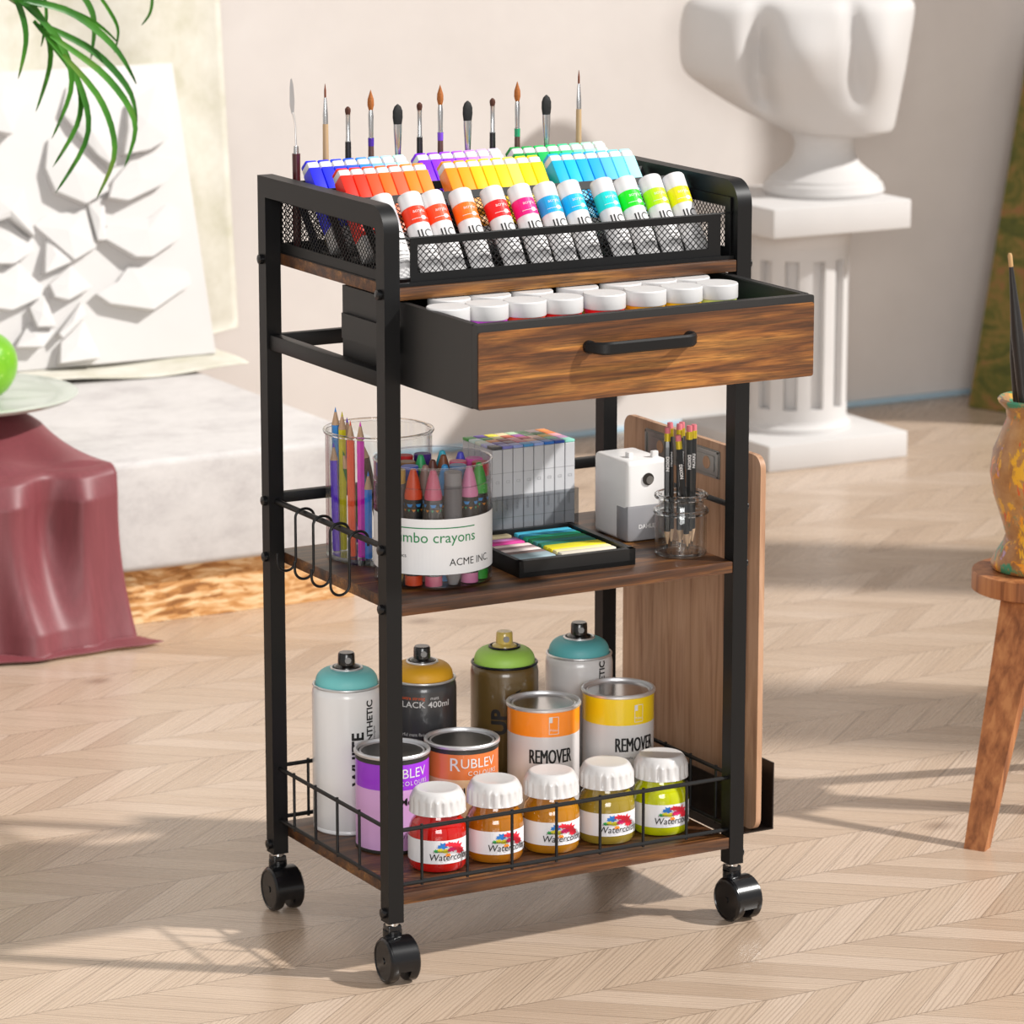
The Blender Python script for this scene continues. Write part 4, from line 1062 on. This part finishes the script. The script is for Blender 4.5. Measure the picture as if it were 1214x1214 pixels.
# watercolour jars in front
def jar(x, y, c, c2, label):
    t_ = thing('watercolour_jar', label, 'paint jar', (x, y, S1), (0, 0, R(random.uniform(-3, 3))), 'ribbed lid paint jars along the front of the bottom shelf')
    r = .0355
    jm = NT('jar_liquid_'+c.strip('#')); b = jm.b; b.inputs['Base Color'].default_value = lin(c); b.inputs['Roughness'].default_value = .08
    b.inputs['Transmission Weight'].default_value = .35; b.inputs['IOR'].default_value = 1.35; b.inputs['Coat Weight'].default_value = .8; b.inputs['Coat Roughness'].default_value = .03
    oc = obj_coord(jm); jm.l(jm.mix(jm.noise(oc, 30, 2), c, c2), b.inputs['Base Color'])
    mb = MB(); mb.lathe([(r-.008, 0), (r-.003, .0015), (r-.0006, .006), (r, .012), (r, .041), (r-.0004, .046), (r-.0015, .052), (r-.004, .059), (r-.008, .064), (r-.009, .072)], 56)
    mb.build('jar_body', jm.m, t_)
    lb = MB(); RL = r+.0004
    A0, A1 = R(-200), R(80); n = 60; ph = R(CAMPHI)
    def bandp(a, z): return (RL*math.cos(ph+a), RL*math.sin(ph+a), z)
    for j in range(n):
        a0 = A0+(A1-A0)*j/n; a1 = A0+(A1-A0)*(j+1)/n
        lb.add([bandp(a0, .0125), bandp(a1, .0125), bandp(a1, .0415), bandp(a0, .0415)], [(0,1,2,3)], 0)
    rnd = random.Random(5)
    def splat(u, v, s, m, lay, sp=9, sq=.75):
        pts = []
        for i in range(sp*2):
            a = PI*i/sp; rr = s*(rnd.uniform(.75, 1.15) if i % 2 else rnd.uniform(.5, .8)); pts.append((u+rr*math.cos(a)*1.15, v+rr*math.sin(a)*sq))
        w = wrapper(RL+.0002+lay*.00012, CAMPHI)
        ctr = len(pts); pts2 = pts+[(u, v)]
        lb.shape(pts2, [(i, (i+1) % ctr, ctr) for i in range(ctr)], w, m, cut=.004)
    for u, v, s, m, l, q in ((.0075, .0345, .0062, 1, 1, .75), (.0045, .0295, .0040, 3, 2, .8), (.0000, .0285, .0032, 4, 1, .9), (.0110, .0285, .0055, 3, 3, .6), (.0180, .0365, .0070, 2, 4, .55), (.0260, .0330, .0085, 2, 5, .8), (.0190, .0300, .0060, 6, 6, .6), (.0140, .0235, .0040, 5, 3, .6), (.0320, .0270, .0060, 2, 6, .9)): splat(u, v, s, m, l, q and 8, q)
    w = wrapper(RL+.0012, CAMPHI)
    lb.text('Watercolor', .0120, lambda u, v: w(u-.0085, v+.0170), 7, cut=.003, slant=.15, bold=.005, sx=.95)
    lb.text('professional', .0042, lambda u, v: w(u-.004, v+.0270), 7, cut=.003)
    lb.build('paper_label', [colm('#e0dfe2', .5, 'paper'), colm('#1a70c0', .5, 'ink'), colm('#e02038', .5, 'ink'), colm('#d8cc1e', .5, 'ink'), colm('#2aa04a', .5, 'ink'), colm('#e8862a', .5, 'ink'), colm('#d01860', .5, 'ink'), INK], t_)
    cp = MB(); rc = .0342; nr = 20
    def rib(i, a): return 1-(.055*(.5+.5*math.cos(a*nr))**2 if i in (2, 3) else 0)
    cp.lathe([(rc-.004, .0690), (rc+.0004, .0705), (rc, .0735), (rc-.0004, .0860), (rc-.0012, .0885), (rc-.0045, .0950), (rc-.0068, .0978), (rc-.0090, .0988), (rc-.0110, .0984), (0, .0988)], 200, rf=rib)
    cp.build('ribbed_cap', mat('milky_cap', '#c9c7c6', .3, noise=.02, coat=.2), t_, smooth=60)
JY = .0765
jar(.1069, .0774, '#c80c10', '#e02018', 'ribbed lid jar of red liquid paint by the front left post')
jar(.1850, .0764, '#c8821a', '#b86a10', 'ribbed lid jar of dark amber paint, right of the red jar')
jar(.2636, .0755, '#d08c1c', '#c07c12', 'ribbed lid jar of amber paint, middle of the five front jars')
jar(.3420, .0745, '#b49a3a', '#a08a2c', 'ribbed lid jar of olive gold paint, left of the neon yellow jar')
jar(.4195, .0733, '#c8d000', '#dce408', 'ribbed lid jar of neon yellow paint at the right end')
for o in bpy.data.objects:
    pass

# ------------------------------------------------------------------ left background
pl = thing('low_plinth', 'long low plinth wrapped in pale grey fabric on a strand board base against the wall', 'plinth', (0, 0, 0))
PX0, PX1, PY0, PY1 = -1.2, .868, 1.7212, 2.745
mb = MB(); mb.box(((PX0+PX1)/2, (PY0+PY1)/2, (.0935+.2767)/2), (PX1-PX0, PY1-PY0, .2767-.0935), bev=.012, seg=3); mb.build('wrapped_top', PLINTH, pl)
mb = MB(); mb.box(((PX0+PX1)/2-.015, (PY0+PY1)/2+.012, .0470), (PX1-PX0-.03, PY1-PY0-.03, .0930)); mb.build('strand_base', OSB, pl, smooth=0)

# cream drape behind the relief, hanging on the wall and pooling on the plinth
def sheet(fn, nu, nv, thick=.002):
    vs = [fn(i/nu, j/nv) for j in range(nv+1) for i in range(nu+1)]
    fs = [(j*(nu+1)+i, j*(nu+1)+i+1, (j+1)*(nu+1)+i+1, (j+1)*(nu+1)+i) for j in range(nv) for i in range(nu)]
    mb = MB(); mb.add(vs, fs); return mb
def solid(o, th):
    md = o.modifiers.new('thick', 'SOLIDIFY'); md.thickness = th; md.offset = 0; return o
def drape_fn(u, v):
    # v: 0 on the plinth front hem, to 1 high on the wall
    if v < .25:
        k = v/.25; y = 2.405+(2.715-2.405)*k; z = .2815+.004*math.sin(u*21+k*3)*(1-k)**.5+.002
        x = .02+(.955-.02)*u+.02*math.sin(k*3)*(1-k)+.02*k*u; y -= .015*math.sin(u*9)*(1-k)
    else:
        k = (v-.25)/.75; z = .285+1.0*k; y = 2.722-.014*(1+math.sin(u*23+.8*math.sin(k*3)))*min(1, k*5)
        x = .02+(1.085-.045*k-.02)*u
        if k < .0: x = .02+1.03*u
    return Vector((x-.15*(1-u), y, z))
o = sheet(drape_fn, 90, 70).build('cream_drape', DRAPE, smooth=80); solid(o, .002)
tag(o, 'cream linen drape hanging on the wall behind the white relief panel', 'drape')

# white carved relief panel leaning on the wall
a_ = math.atan2(2.70-2.5275, .8051-.284); zb_ = .2895; yb_ = 2.510
Hp = math.hypot(2.70-2.5275, .8051-.284)
rp = thing('relief_panel', 'white square plaster panel carved with faceted leaves, leaning on the wall above the plinth', 'relief panel', (.9406, yb_, zb_), (-a_, 0, 0))
mb = MB(); mb.box((-.52, .015, Hp/2), (1.04, .030, Hp), bev=.002); mb.build('slab', PLAST, rp)
C0 = Vector((-1.96707659, -3.82656965, 1.51354566))
def panel_uv(px, py):
    # position on the panel face (u right from the right edge, v up) read off by proportion
    s = 1/655.0
    x = px/2.53; y = py/2.53
    redge = 207.5+(252-207.5)*(y-75)/(425-75)
    u = (x-redge)*s*1.055
    ytop = 75+(x-207)*(-.06); ybot = 425-(x-252)*.085
    v = Hp*(ybot-y)/(ybot-ytop)
    return u, v
LV = [[(370,400),(375,320),(465,262),(490,300),(492,430),(430,465),(350,480)], [(320,560),(400,470),(550,495),(480,565),(360,620),(300,610)],
      [(285,730),(300,690),(430,670),(490,625),(530,640),(525,730),(430,790),(380,790)], [(260,900),(330,860),(370,810),(550,830),(555,870),(430,950),(300,930)],
      [(115,520),(130,430),(165,400),(300,550),(300,590),(230,630),(140,590)], [(170,350),(190,270),(330,440),(320,520),(270,480)],
      [(80,690),(120,660),(240,640),(260,760),(190,800)], [(-60,700),(0,680),(70,740),(70,770),(10,810),(-60,810)], [(-60,850),(30,800),(100,880),(90,910),(0,950),(-60,940)],
      [(100,840),(120,710),(195,800)], [(120,870),(190,810),(245,880),(170,920),(130,910)], [(10,1060),(60,985),(130,1010),(90,1060)], [(140,1020),(220,920),(228,960),(150,1035)],
      [(-60,590),(45,580),(70,730),(0,670),(-60,690)], [(-80,300),(0,270),(60,320),(10,420),(-80,400)], [(60,940),(110,895),(128,1000),(75,1000)], [(150,1045),(225,975),(262,1095),(140,1110)], [(245,620),(300,600),(285,740),(262,740)]]
for li, poly in enumerate(LV):
    pts = [panel_uv(*p) for p in poly]
    vmin = min(p[1] for p in pts); vmax = max(p[1] for p in pts)
    n = len(pts); mb = MB()
    hi, lo = (.028, .004) if li != 13 else (.03, .02)
    cu = sum(p[0] for p in pts)/n; cv = sum(p[1] for p in pts)/n
    hgt = lambda p: lo+(hi-lo)*(1-(p[1]-vmin)/(vmax-vmin))
    vs = [(p[0], .001, p[1]) for p in pts]+[(p[0], -hgt(p), p[1]) for p in pts]+[(cu, -hgt((cu, cv))-.005, cv)]
    fs = [(i, (i+1) % n, n+(i+1) % n, n+i) for i in range(n)]+[(n+i, n+(i+1) % n, 2*n) for i in range(n)]
    mb.add(vs, fs); mb.build('carved_leaf', PLAST, rp, smooth=0)

# mauve satin cloth over the plinth edge
def satin_fn(u, v):
    # v 0 top by the stand -> 1 hem on the floor ; u 0 left -> 1 right
    xl = -.36
    if v < .22:
        k = v/.22; z0 = .282+.030*(1-k)**1.5; y = 1.88+(1.715-1.88)*k
        xr = .335+(.385-.335)*k**1.3
    elif v < .30:
        k = (v-.22)/.08; a = k*PI/2; y = 1.715-.012*math.sin(a)-.004*k; z0 = .282-.012*(1-math.cos(a)); xr = .385
    elif v < .93:
        k = (v-.30)/.63; y = 1.699-.012*k-.03*k*k; z0 = .270-.262*k; xr = .386-.006*math.sin(k*PI)+.008*k*k
    else:
        k = (v-.93)/.07; y = 1.657-.045*k; z0 = .008-.002*k; xr = .394+.03*k
    x = xl+(xr-xl)*u
    vert = max(0, min(1, (v-.18)/.2))
    # one deep U shaped swag and soft vertical folds
    f = .016*math.sin((x+.02)*34+.6*math.sin(v*5))+.010*math.sin((x-.1)*61+2*v)
    sw = math.exp(-((x-.235)/.045)**2)*math.sin(min(1, max(0, (v-.2)/.65))*PI)*.040
    edge = min(1, (1-u)/.10)
    if v < .22: z0 += (.010*math.sin(x*40)+.012)*edge*(1-.4*v/.22)+.040*math.exp(-((x-.27)/.06)**2)*(1-v/.22)**1.3
    y -= (.026+f*.9+(.022-sw))*vert*(.25+.75*edge)*(1 if v < .93 else 1-.6*(v-.93)/.07)
    if v >= .93: z0 += .004*abs(math.sin(x*30))*(1-(v-.93)/.07)
    return Vector((x, y, max(z0, .004)))
o = sheet(satin_fn, 150, 120).build('mauve_satin_cloth', SATIN, smooth=80); solid(o, .0016)
tag(o, 'mauve satin cloth draped over the plinth edge down to the floor', 'cloth')

# fruit stand with apple
fs_ = thing('cake_stand', 'pale glazed round plate on a dark stem holding the apple', 'plate stand', (.220, 1.950, .2768))
mb = MB(); mb.lathe([(.055, 0), (.058, .004), (.030, .010), (.016, .022), (.015, .060), (.026, .070), (.030, .074)], 32); mb.build('stem', mat('dark_bronze', '#2e2724', .4, .3, noise=.15), fs_)
mb = MB(); mb.lathe([(.030, .074), (.150, .080), (.190, .088), (.196, .094), (.190, .096), (.150, .088), (.020, .083), (0, .083)], 64); mb.build('plate', mat('celadon_glaze', '#b9c0b4', .25, noise=.08, nscale=8, coat=.4), fs_)
ap = thing('green_apple', 'large speckled green apple on the pale plate', 'apple', (.246, 1.925, .3605))
prof = []
for i in range(25):
    a = -PI/2+PI*i/24; r = .065*math.cos(a)**.85 if math.cos(a) > 1e-6 else 0; z = .058+.058*math.sin(a)
    r *= 1+.06*math.sin(a)
    if a > 1.15: z -= (a-1.15)*.035
    if a < -1.2: z += (-1.2-a)*.02
    prof.append((max(r, .0005), z))
mb = MB(); mb.lathe(prof, 48); mb.build('flesh', APPLE, ap, smooth=80)
mb = MB(); mb.tube([(0,0,.098),(.002,0,.112),(.006,0,.126)], [.002,.0018,.003], 8); mb.build('stem', colm('#4a3a1c', .7, 'stalk'), ap)

# palm plant reaching in at top left
PY_ = 1.30
pp = thing('palm_plant', 'green palm plant with thin arching leaflets reaching in at the top left', 'plant', (-.62, PY_, 0))
mb = MB(); mb.lathe([(.09, 0), (.12, .02), (.15, .26), (.16, .28), (.145, .28), (.135, .25), (0, .25)], 32); mb.build('pot', colm('#8a8478', .7, 'pot'), pp)
mb = MB()
trunk = [(0, 0, .24), (.02, 0, .6), (.08, 0, 1.0), (.20, 0, 1.22), (.40, 0, 1.28), (.56, 0, 1.20), (.66, .0, 1.085), (.70, 0, 1.055)]
mb.tube(trunk, [.014, .012, .010, .006, .004, .003, .0022, .0012], 8); mb.build('stem', colm('#55602c', .6, 'stalk'), pp)
# leaflet centre lines in metres (world x, y, z)
LF = [[(0.0518, 1.279, 1.0992), (0.0801, 1.289, 1.0557), (0.0943, 1.299, 1.0063), (0.085, 1.309, 0.948)],
      [(0.0688, 1.3035, 1.085), (0.1231, 1.3135, 1.0341), (0.1411, 1.3235, 0.9718), (0.1208, 1.3335, 0.8963)],
      [(0.0756, 1.2896, 1.0678), (0.1426, 1.2996, 1.0041), (0.1671, 1.3096, 0.9352), (0.1389, 1.3196, 0.8575)],
      [(0.1104, 1.3083, 1.029), (0.1752, 1.3183, 0.9524), (0.1855, 1.3283, 0.8835), (0.1467, 1.3383, 0.8132)],
      [(0.1299, 1.3101, 1.0038), (0.1809, 1.3201, 0.9397), (0.1989, 1.3301, 0.8579), (0.1504, 1.3401, 0.7744)],
      [(0.1368, 1.2652, 0.9831), (0.1981, 1.2752, 0.9124), (0.2217, 1.2852, 0.8366), (0.1964, 1.2952, 0.7692)],
      [(0.1165, 1.2611, 1.012), (0.2038, 1.2711, 0.9491), (0.2528, 1.2811, 0.8783), (0.2397, 1.2911, 0.8127)],
      [(0.1283, 1.327, 1.0231), (0.2129, 1.337, 0.9795), (0.2719, 1.347, 0.9203), (0.2899, 1.357, 0.8674)],
      [(0.0847, 1.2807, 1.0621), (0.162, 1.2907, 1.0402), (0.2307, 1.3007, 0.9878), (0.2697, 1.3107, 0.9311)],
      [(0.061, 1.2787, 1.0691), (0.129, 1.2887, 1.0537), (0.1978, 1.2987, 1.026), (0.241, 1.3087, 0.9928)],
      [(0.1835, 1.3397, 1.0782), (0.2133, 1.3497, 1.0458), (0.226, 1.3597, 1.0139), (0.2237, 1.3697, 0.964)],
      [(0.1986, 1.2976, 1.0744), (0.2258, 1.3076, 1.0423), (0.2452, 1.3176, 1.0102), (0.2434, 1.3276, 0.9764)],
      [(0.2935, 1.3269, 1.0748), (0.3082, 1.3369, 1.0552), (0.3094, 1.3469, 1.0298), (0.2999, 1.3569, 1.0109)],
      [(0.1208, 1.2981, 1.0834), (0.1301, 1.3081, 1.0402), (0.1295, 1.3181, 1.0092), (0.1291, 1.3281, 0.9903)],
      [(0.0113, 1.3111, 1.1105), (0.0652, 1.3211, 1.072), (0.0945, 1.3311, 1.0556), (0.1373, 1.3411, 1.0459)]]
rndl = random.Random(3)
for li, pl_ in enumerate(LF):
    P4 = [Vector(p) for p in pl_]
    pts = []
    for i in range(15):
        t_ = i/14; m3 = 3*t_; s = min(2, int(m3)); lt = m3-s
        p0 = P4[max(s-1, 0)]; p1 = P4[s]; p2 = P4[s+1]; p3 = P4[min(s+2, 3)]
        pts.append(.5*((2*p1)+(-p0+p2)*lt+(2*p0-5*p1+4*p2-p3)*lt**2+(-p0+3*p1-3*p2+p3)*lt**3))
    wd = .0058 if li < 11 and li not in (9,) else .0035
    vs = []; fs = []
    for i, p in enumerate(pts):
        tt = i/14; w = wd*math.sin(PI*(.12+.88*tt))**.6*(1 if tt < .97 else .3)
        d = (pts[min(i+1, 14)]-pts[max(i-1, 0)]).normalized(); s = d.cross(Vector((.3, -.9, .1))).normalized()
        vs += [p-s*w, p+Vector((0, .0022, -.0010)), p+s*w, p+Vector((0, .0034, -.0014))]
    for i in range(14):
        a = i*4; fs += [(a, a+1, a+5, a+4), (a+1, a+2, a+6, a+5), (a+2, a+3, a+7, a+6), (a+3, a, a+4, a+7)]
    mb = MB(); mb.add([v-Vector((-.62, PY_, 0)) for v in vs], fs); mb.build('leaflet', LEAF, pp, smooth=60)

# ------------------------------------------------------------------ right background
pdx, pdy = 2.1640, 2.4280
pe = thing('column_pedestal', 'white plaster column pedestal with slotted drum standing by the back wall', 'pedestal', (pdx, pdy, 0))
mb = MB(); mb.box((0, 0, .026), (.327, .327, .052), bev=.003); mb.build('base_slab', PLAST, pe)
mb = MB(); mb.box((0, 0, .4855), (.320, .327, .057), bev=.003); mb.build('cap_slab', PLAST, pe)
mb = MB(); mb.lathe([(.114, .052), (.114, .062), (.107, .068), (.105, .075)], 64); mb.lathe([(.105, .420), (.107, .43), (.110, .445), (.110, .457)], 64)
# slotted drum: outer shell with rectangular openings over an inner core
nS = 12; ro, ri = .105, .090
for k in range(nS):
    a0 = 360/nS*k; 
    def wedge(a, b, z0, z1, r1, r0):
        n = 6; vs = []
        for i in range(n+1):
            q = R(a+(b-a)*i/n)
            for rr, z in ((r1, z0), (r1, z1), (r0, z0), (r0, z1)): vs.append((rr*math.cos(q), rr*math.sin(q), z))
        fs = []
        for i in range(n):
            o_ = i*4; fs += [(o_, o_+4, o_+5, o_+1), (o_+2, o_+3, o_+7, o_+6), (o_+1, o_+5, o_+7, o_+3), (o_, o_+2, o_+6, o_+4)]
        fs += [(0, 1, 3, 2), (n*4, n*4+2, n*4+3, n*4+1)]
        mb.add(vs, fs)
    wedge(a0, a0+15, .100, .395, ro, ri)
mb.lathe([(ro, .075), (ro, .100), (ri-.002, .100), (ri-.002, .395), (ro, .395), (ro, .420)], 64)
mb.build('slotted_drum', PLAST, pe, smooth=25)
# bust
bu = thing('plaster_bust', 'white plaster torso bust on a round socle standing on the pedestal', 'sculpture', (pdx+.062, pdy, .5140))
mb = MB(); mb.lathe([(.116, 0), (.121, .008), (.116, .022), (.110, .026), (.108, .032), (.086, .048), (.070, .062), (.061, .080), (.058, .098), (.063, .114), (.073, .126), (.075, .140)], 64)
mb.build('socle', PLAST, bu)
# torso: loft of rings (local x = across the chest as it faces the room), left arm cut short
RG = [(.118, -.040, .100, .080), (.124, -.070, .125, .092), (.130, -.086, .135, .100), (.163, -.161, .142, .115), (.211, -.240, .150, .128), (.245, -.280, .156, .134), (.296, -.287, .163, .138), (.345, -.284, .170, .132), (.374, -.272, .170, .120), (.388, -.235, .150, .095), (.393, -.14, .10, .05)]
def lerp_ring(t_):
    m = t_*(len(RG)-1); i = min(int(m), len(RG)-2); f_ = m-i
    g = lambda k: RG[max(0, min(len(RG)-1, k))]
    out = []
    for c in range(4):
        p0, p1, p2, p3 = g(i-1)[c], g(i)[c], g(i+1)[c], g(i+2)[c]
        out.append(.5*(2*p1+(p2-p0)*f_+(2*p0-5*p1+4*p2-p3)*f_**2+(3*p1-p0-3*p2+p3)*f_**3))
    return out
NR, NSG = 60, 120; vs = []; fs = []
for i in range(NR+1):
    z, xl, xr, ry = lerp_ring(i/NR); cx_ = (xl+xr)/2; rx = (xr-xl)/2
    for j in range(NSG):
        a = 2*PI*j/NSG; ca, sa = math.cos(a), math.sin(a); e = .82
        x = cx_+rx*math.copysign(abs(ca)**e, ca); y = ry*math.copysign(abs(sa)**e, sa)
        if y > 0: y *= .62
        if y < 0:
            zc = min(1, max(0, (z-.14)/.05))
            arm = math.exp(-((x+.136-.22*(.24-z)*(z < .24))/.026)**2)*zc*max(0, 1-max(0, z-.30)/.12)
            mid = math.exp(-((x-.035-.10*(.40-z))/.017)**2)*min(1, max(0, (z-.17)/.06))
            pec = math.exp(-((x+.055)/.055)**2-((z-.285)/.07)**2)+math.exp(-((x-.105)/.040)**2-((z-.28)/.09)**2)
            y += .050*arm+.014*mid-.022*pec
        vs.append((x, y, z))
for i in range(NR):
    for j in range(NSG):
        k = (j+1) % NSG; fs.append((i*NSG+j, i*NSG+k, (i+1)*NSG+k, (i+1)*NSG+j))
fs += [tuple(range(NSG-1, -1, -1)), tuple(NR*NSG+j for j in range(NSG))]
mb = MB(); mb.add(vs, fs, 0, Matrix.Rotation(R(-29.15), 4, 'Z')); mb.build('torso', PLAST, bu, smooth=50)

# painting leaning at the right
dv = Vector((.30, -.954, 0)); nrm = Vector((-.954, -.30, 0))
pa = thing('canvas_painting', 'tall oil painting in mossy greens and ochres leaning at the right of the back wall', 'painting', (2.737, 2.630, .002))
ang = math.atan2(dv.y, dv.x); lean = R(13.5)
pa.rotation_euler = (Matrix.Rotation(ang, 4, 'Z') @ Matrix.Rotation(-lean, 4, 'X')).to_euler()
mb = MB(); mb.box((.22, .012, .405), (.44, .020, .81), bev=.001); mb.build('canvas', PAINTG, pa)
mb = MB()
for (c, d) in (((.22, .030, .02), (.42, .016, .04)), ((.22, .030, .79), (.42, .016, .04)), ((.03, .030, .405), (.04, .016, .73)), ((.41, .030, .405), (.04, .016, .73))): mb.box(c, d)
mb.build('stretcher_bars', colm('#a88a64', .7, 'pine'), pa, smooth=0)

# stool, vase, brushes
st = thing('wooden_stool', 'round walnut stool with splayed tapered legs at the right edge', 'stool', (1.0960, .200, 0))
SZ = .3350
mb = MB(); mb.lathe([(.090, SZ-.027), (.0935, SZ-.025), (.0935, SZ-.002), (.0925, SZ), (0, SZ)], 64); mb.build('seat', STOOLW, st)
for a in (math.atan2(-.112, -.178), R(-42), R(52)):
    u = Vector((math.cos(a), math.sin(a), 0)); s = Vector((-u.y, u.x, 0))
    mb = MB(); ring = []
    for z, rr, w, th in ((0, .208, .0145, .012), (SZ-.027, .058, .030, .012)):
        c = u*rr+Vector((0, 0, z))
        ring += [c+s*w+u*th*.9, c-s*w+u*th*.9, c-s*w-u*th*.9, c+s*w-u*th*.9]
    mb.add(ring, [(0,1,2,3),(4,7,6,5),(0,4,5,1),(1,5,6,2),(2,6,7,3),(3,7,4,0)])
    mb.build('leg', STOOLW, st, smooth=0)
va = thing('painted_vase', 'paint-spattered clay vase standing on the wooden stool', 'vase', (1.0880, .2050, SZ))
mb = MB(); mb.lathe([(.050, 0), (.057, .003), (.059, .010), (.054, .022), (.043, .040), (.040, .050), (.046, .070), (.058, .105), (.0635, .135), (.060, .165), (.049, .192), (.0425, .208), (.044, .220), (.054, .230), (.0555, .234), (.053, .237), (.049, .234), (.038, .222), (.037, .200), (.045, .18), (.040, .06), (0, .04)], 64)
mb.build('clay_body', VASE, va, smooth=60)
def vbrush(x0, y0, x1, y1, z1, label):
    b0 = Vector((x0, y0, SZ+.045)); b1 = Vector((x1, y1, z1)); d = b1-b0; L = d.length
    t_ = thing('brush_handle', label, 'paintbrush', b0, d.to_track_quat('Z', 'Y').to_euler(), 'brushes standing in the painted vase')
    mb = MB(); mb.lathe([(.0035, 0), (.006, L*.35), (.0078, L*.55), (.0086, L*.72), (.0045, L*.88), (.0028, L-.018)], 14); mb.build('lacquered_handle', mat('aged_black_lacquer', '#1c1c1e', .35, noise=.5, nscale=60), t_)
    mb = MB(); mb.lathe([(.0030, L-.018), (.0032, L-.003), (.002, L)], 12); mb.build('bare_tip', colm('#b59060', .6, 'wood'), t_)
vbrush(1.083, .195, 1.0225, .192, .772, 'tall black brush with bare wooden tip leaning left in the vase')
vbrush(1.088, .225, 1.0450, .215, .722, 'shorter black brush crossing behind the tall one in the vase')
vbrush(1.100, .190, 1.062, .180, .660, 'third black brush nearest the vase centre')

# ------------------------------------------------------------------ light and camera
wd = bpy.data.worlds.new('World'); SC.world = wd; wd.use_nodes = True
bg = wd.node_tree.nodes['Background']; bg.inputs[0].default_value = (1.0, .985, .975, 1); bg.inputs[1].default_value = .52
sun = bpy.data.lights.new('sun', 'SUN'); sun.energy = 4.5; sun.angle = R(2.2); sun.color = (1.0, .975, .94)
so_ = bpy.data.objects.new('sun', sun); COL.objects.link(so_)
so_.rotation_euler = Vector((.93, -.72, 1)).to_track_quat('Z', 'Y').to_euler()

ar = bpy.data.lights.new('fill_light', 'AREA'); ar.shape = 'RECTANGLE'; ar.size = 3.0; ar.size_y = 2.2; ar.energy = 260; ar.color = (1, .99, .975)  # added fill lamp behind the camera, brightens the front of the cart
ao = bpy.data.objects.new('fill_light', ar); COL.objects.link(ao); ao.location = (-2.6, -6.2, 2.3)
ao.rotation_euler = (Vector((.25, .1, .45))-Vector(ao.location)).to_track_quat('-Z', 'Y').to_euler()
cam = bpy.data.cameras.new('camera'); co_ = bpy.data.objects.new('camera', cam); COL.objects.link(co_)
co_.location = C0
yaw, pit = 0.50866, 0.215969
fwd = Vector((.47571662, .85309532, -.21429434))
co_.rotation_euler = fwd.to_track_quat('-Z', 'Y').to_euler()
cam.sensor_width = 36; cam.lens = 36*4520.73/1214; cam.clip_start = .05; cam.clip_end = 60
cam.dof.use_dof = True; cam.dof.focus_distance = 4.55; cam.dof.aperture_fstop = 10
SC.camera = co_
SC.view_settings.view_transform = 'Standard'; SC.view_settings.look = 'None'; SC.view_settings.gamma = 1; SC.view_settings.exposure = 0
SC.view_settings.use_curve_mapping = False
SC.cycles.max_bounces = 8; SC.cycles.transparent_max_bounces = 24; SC.cycles.transmission_bounces = 8
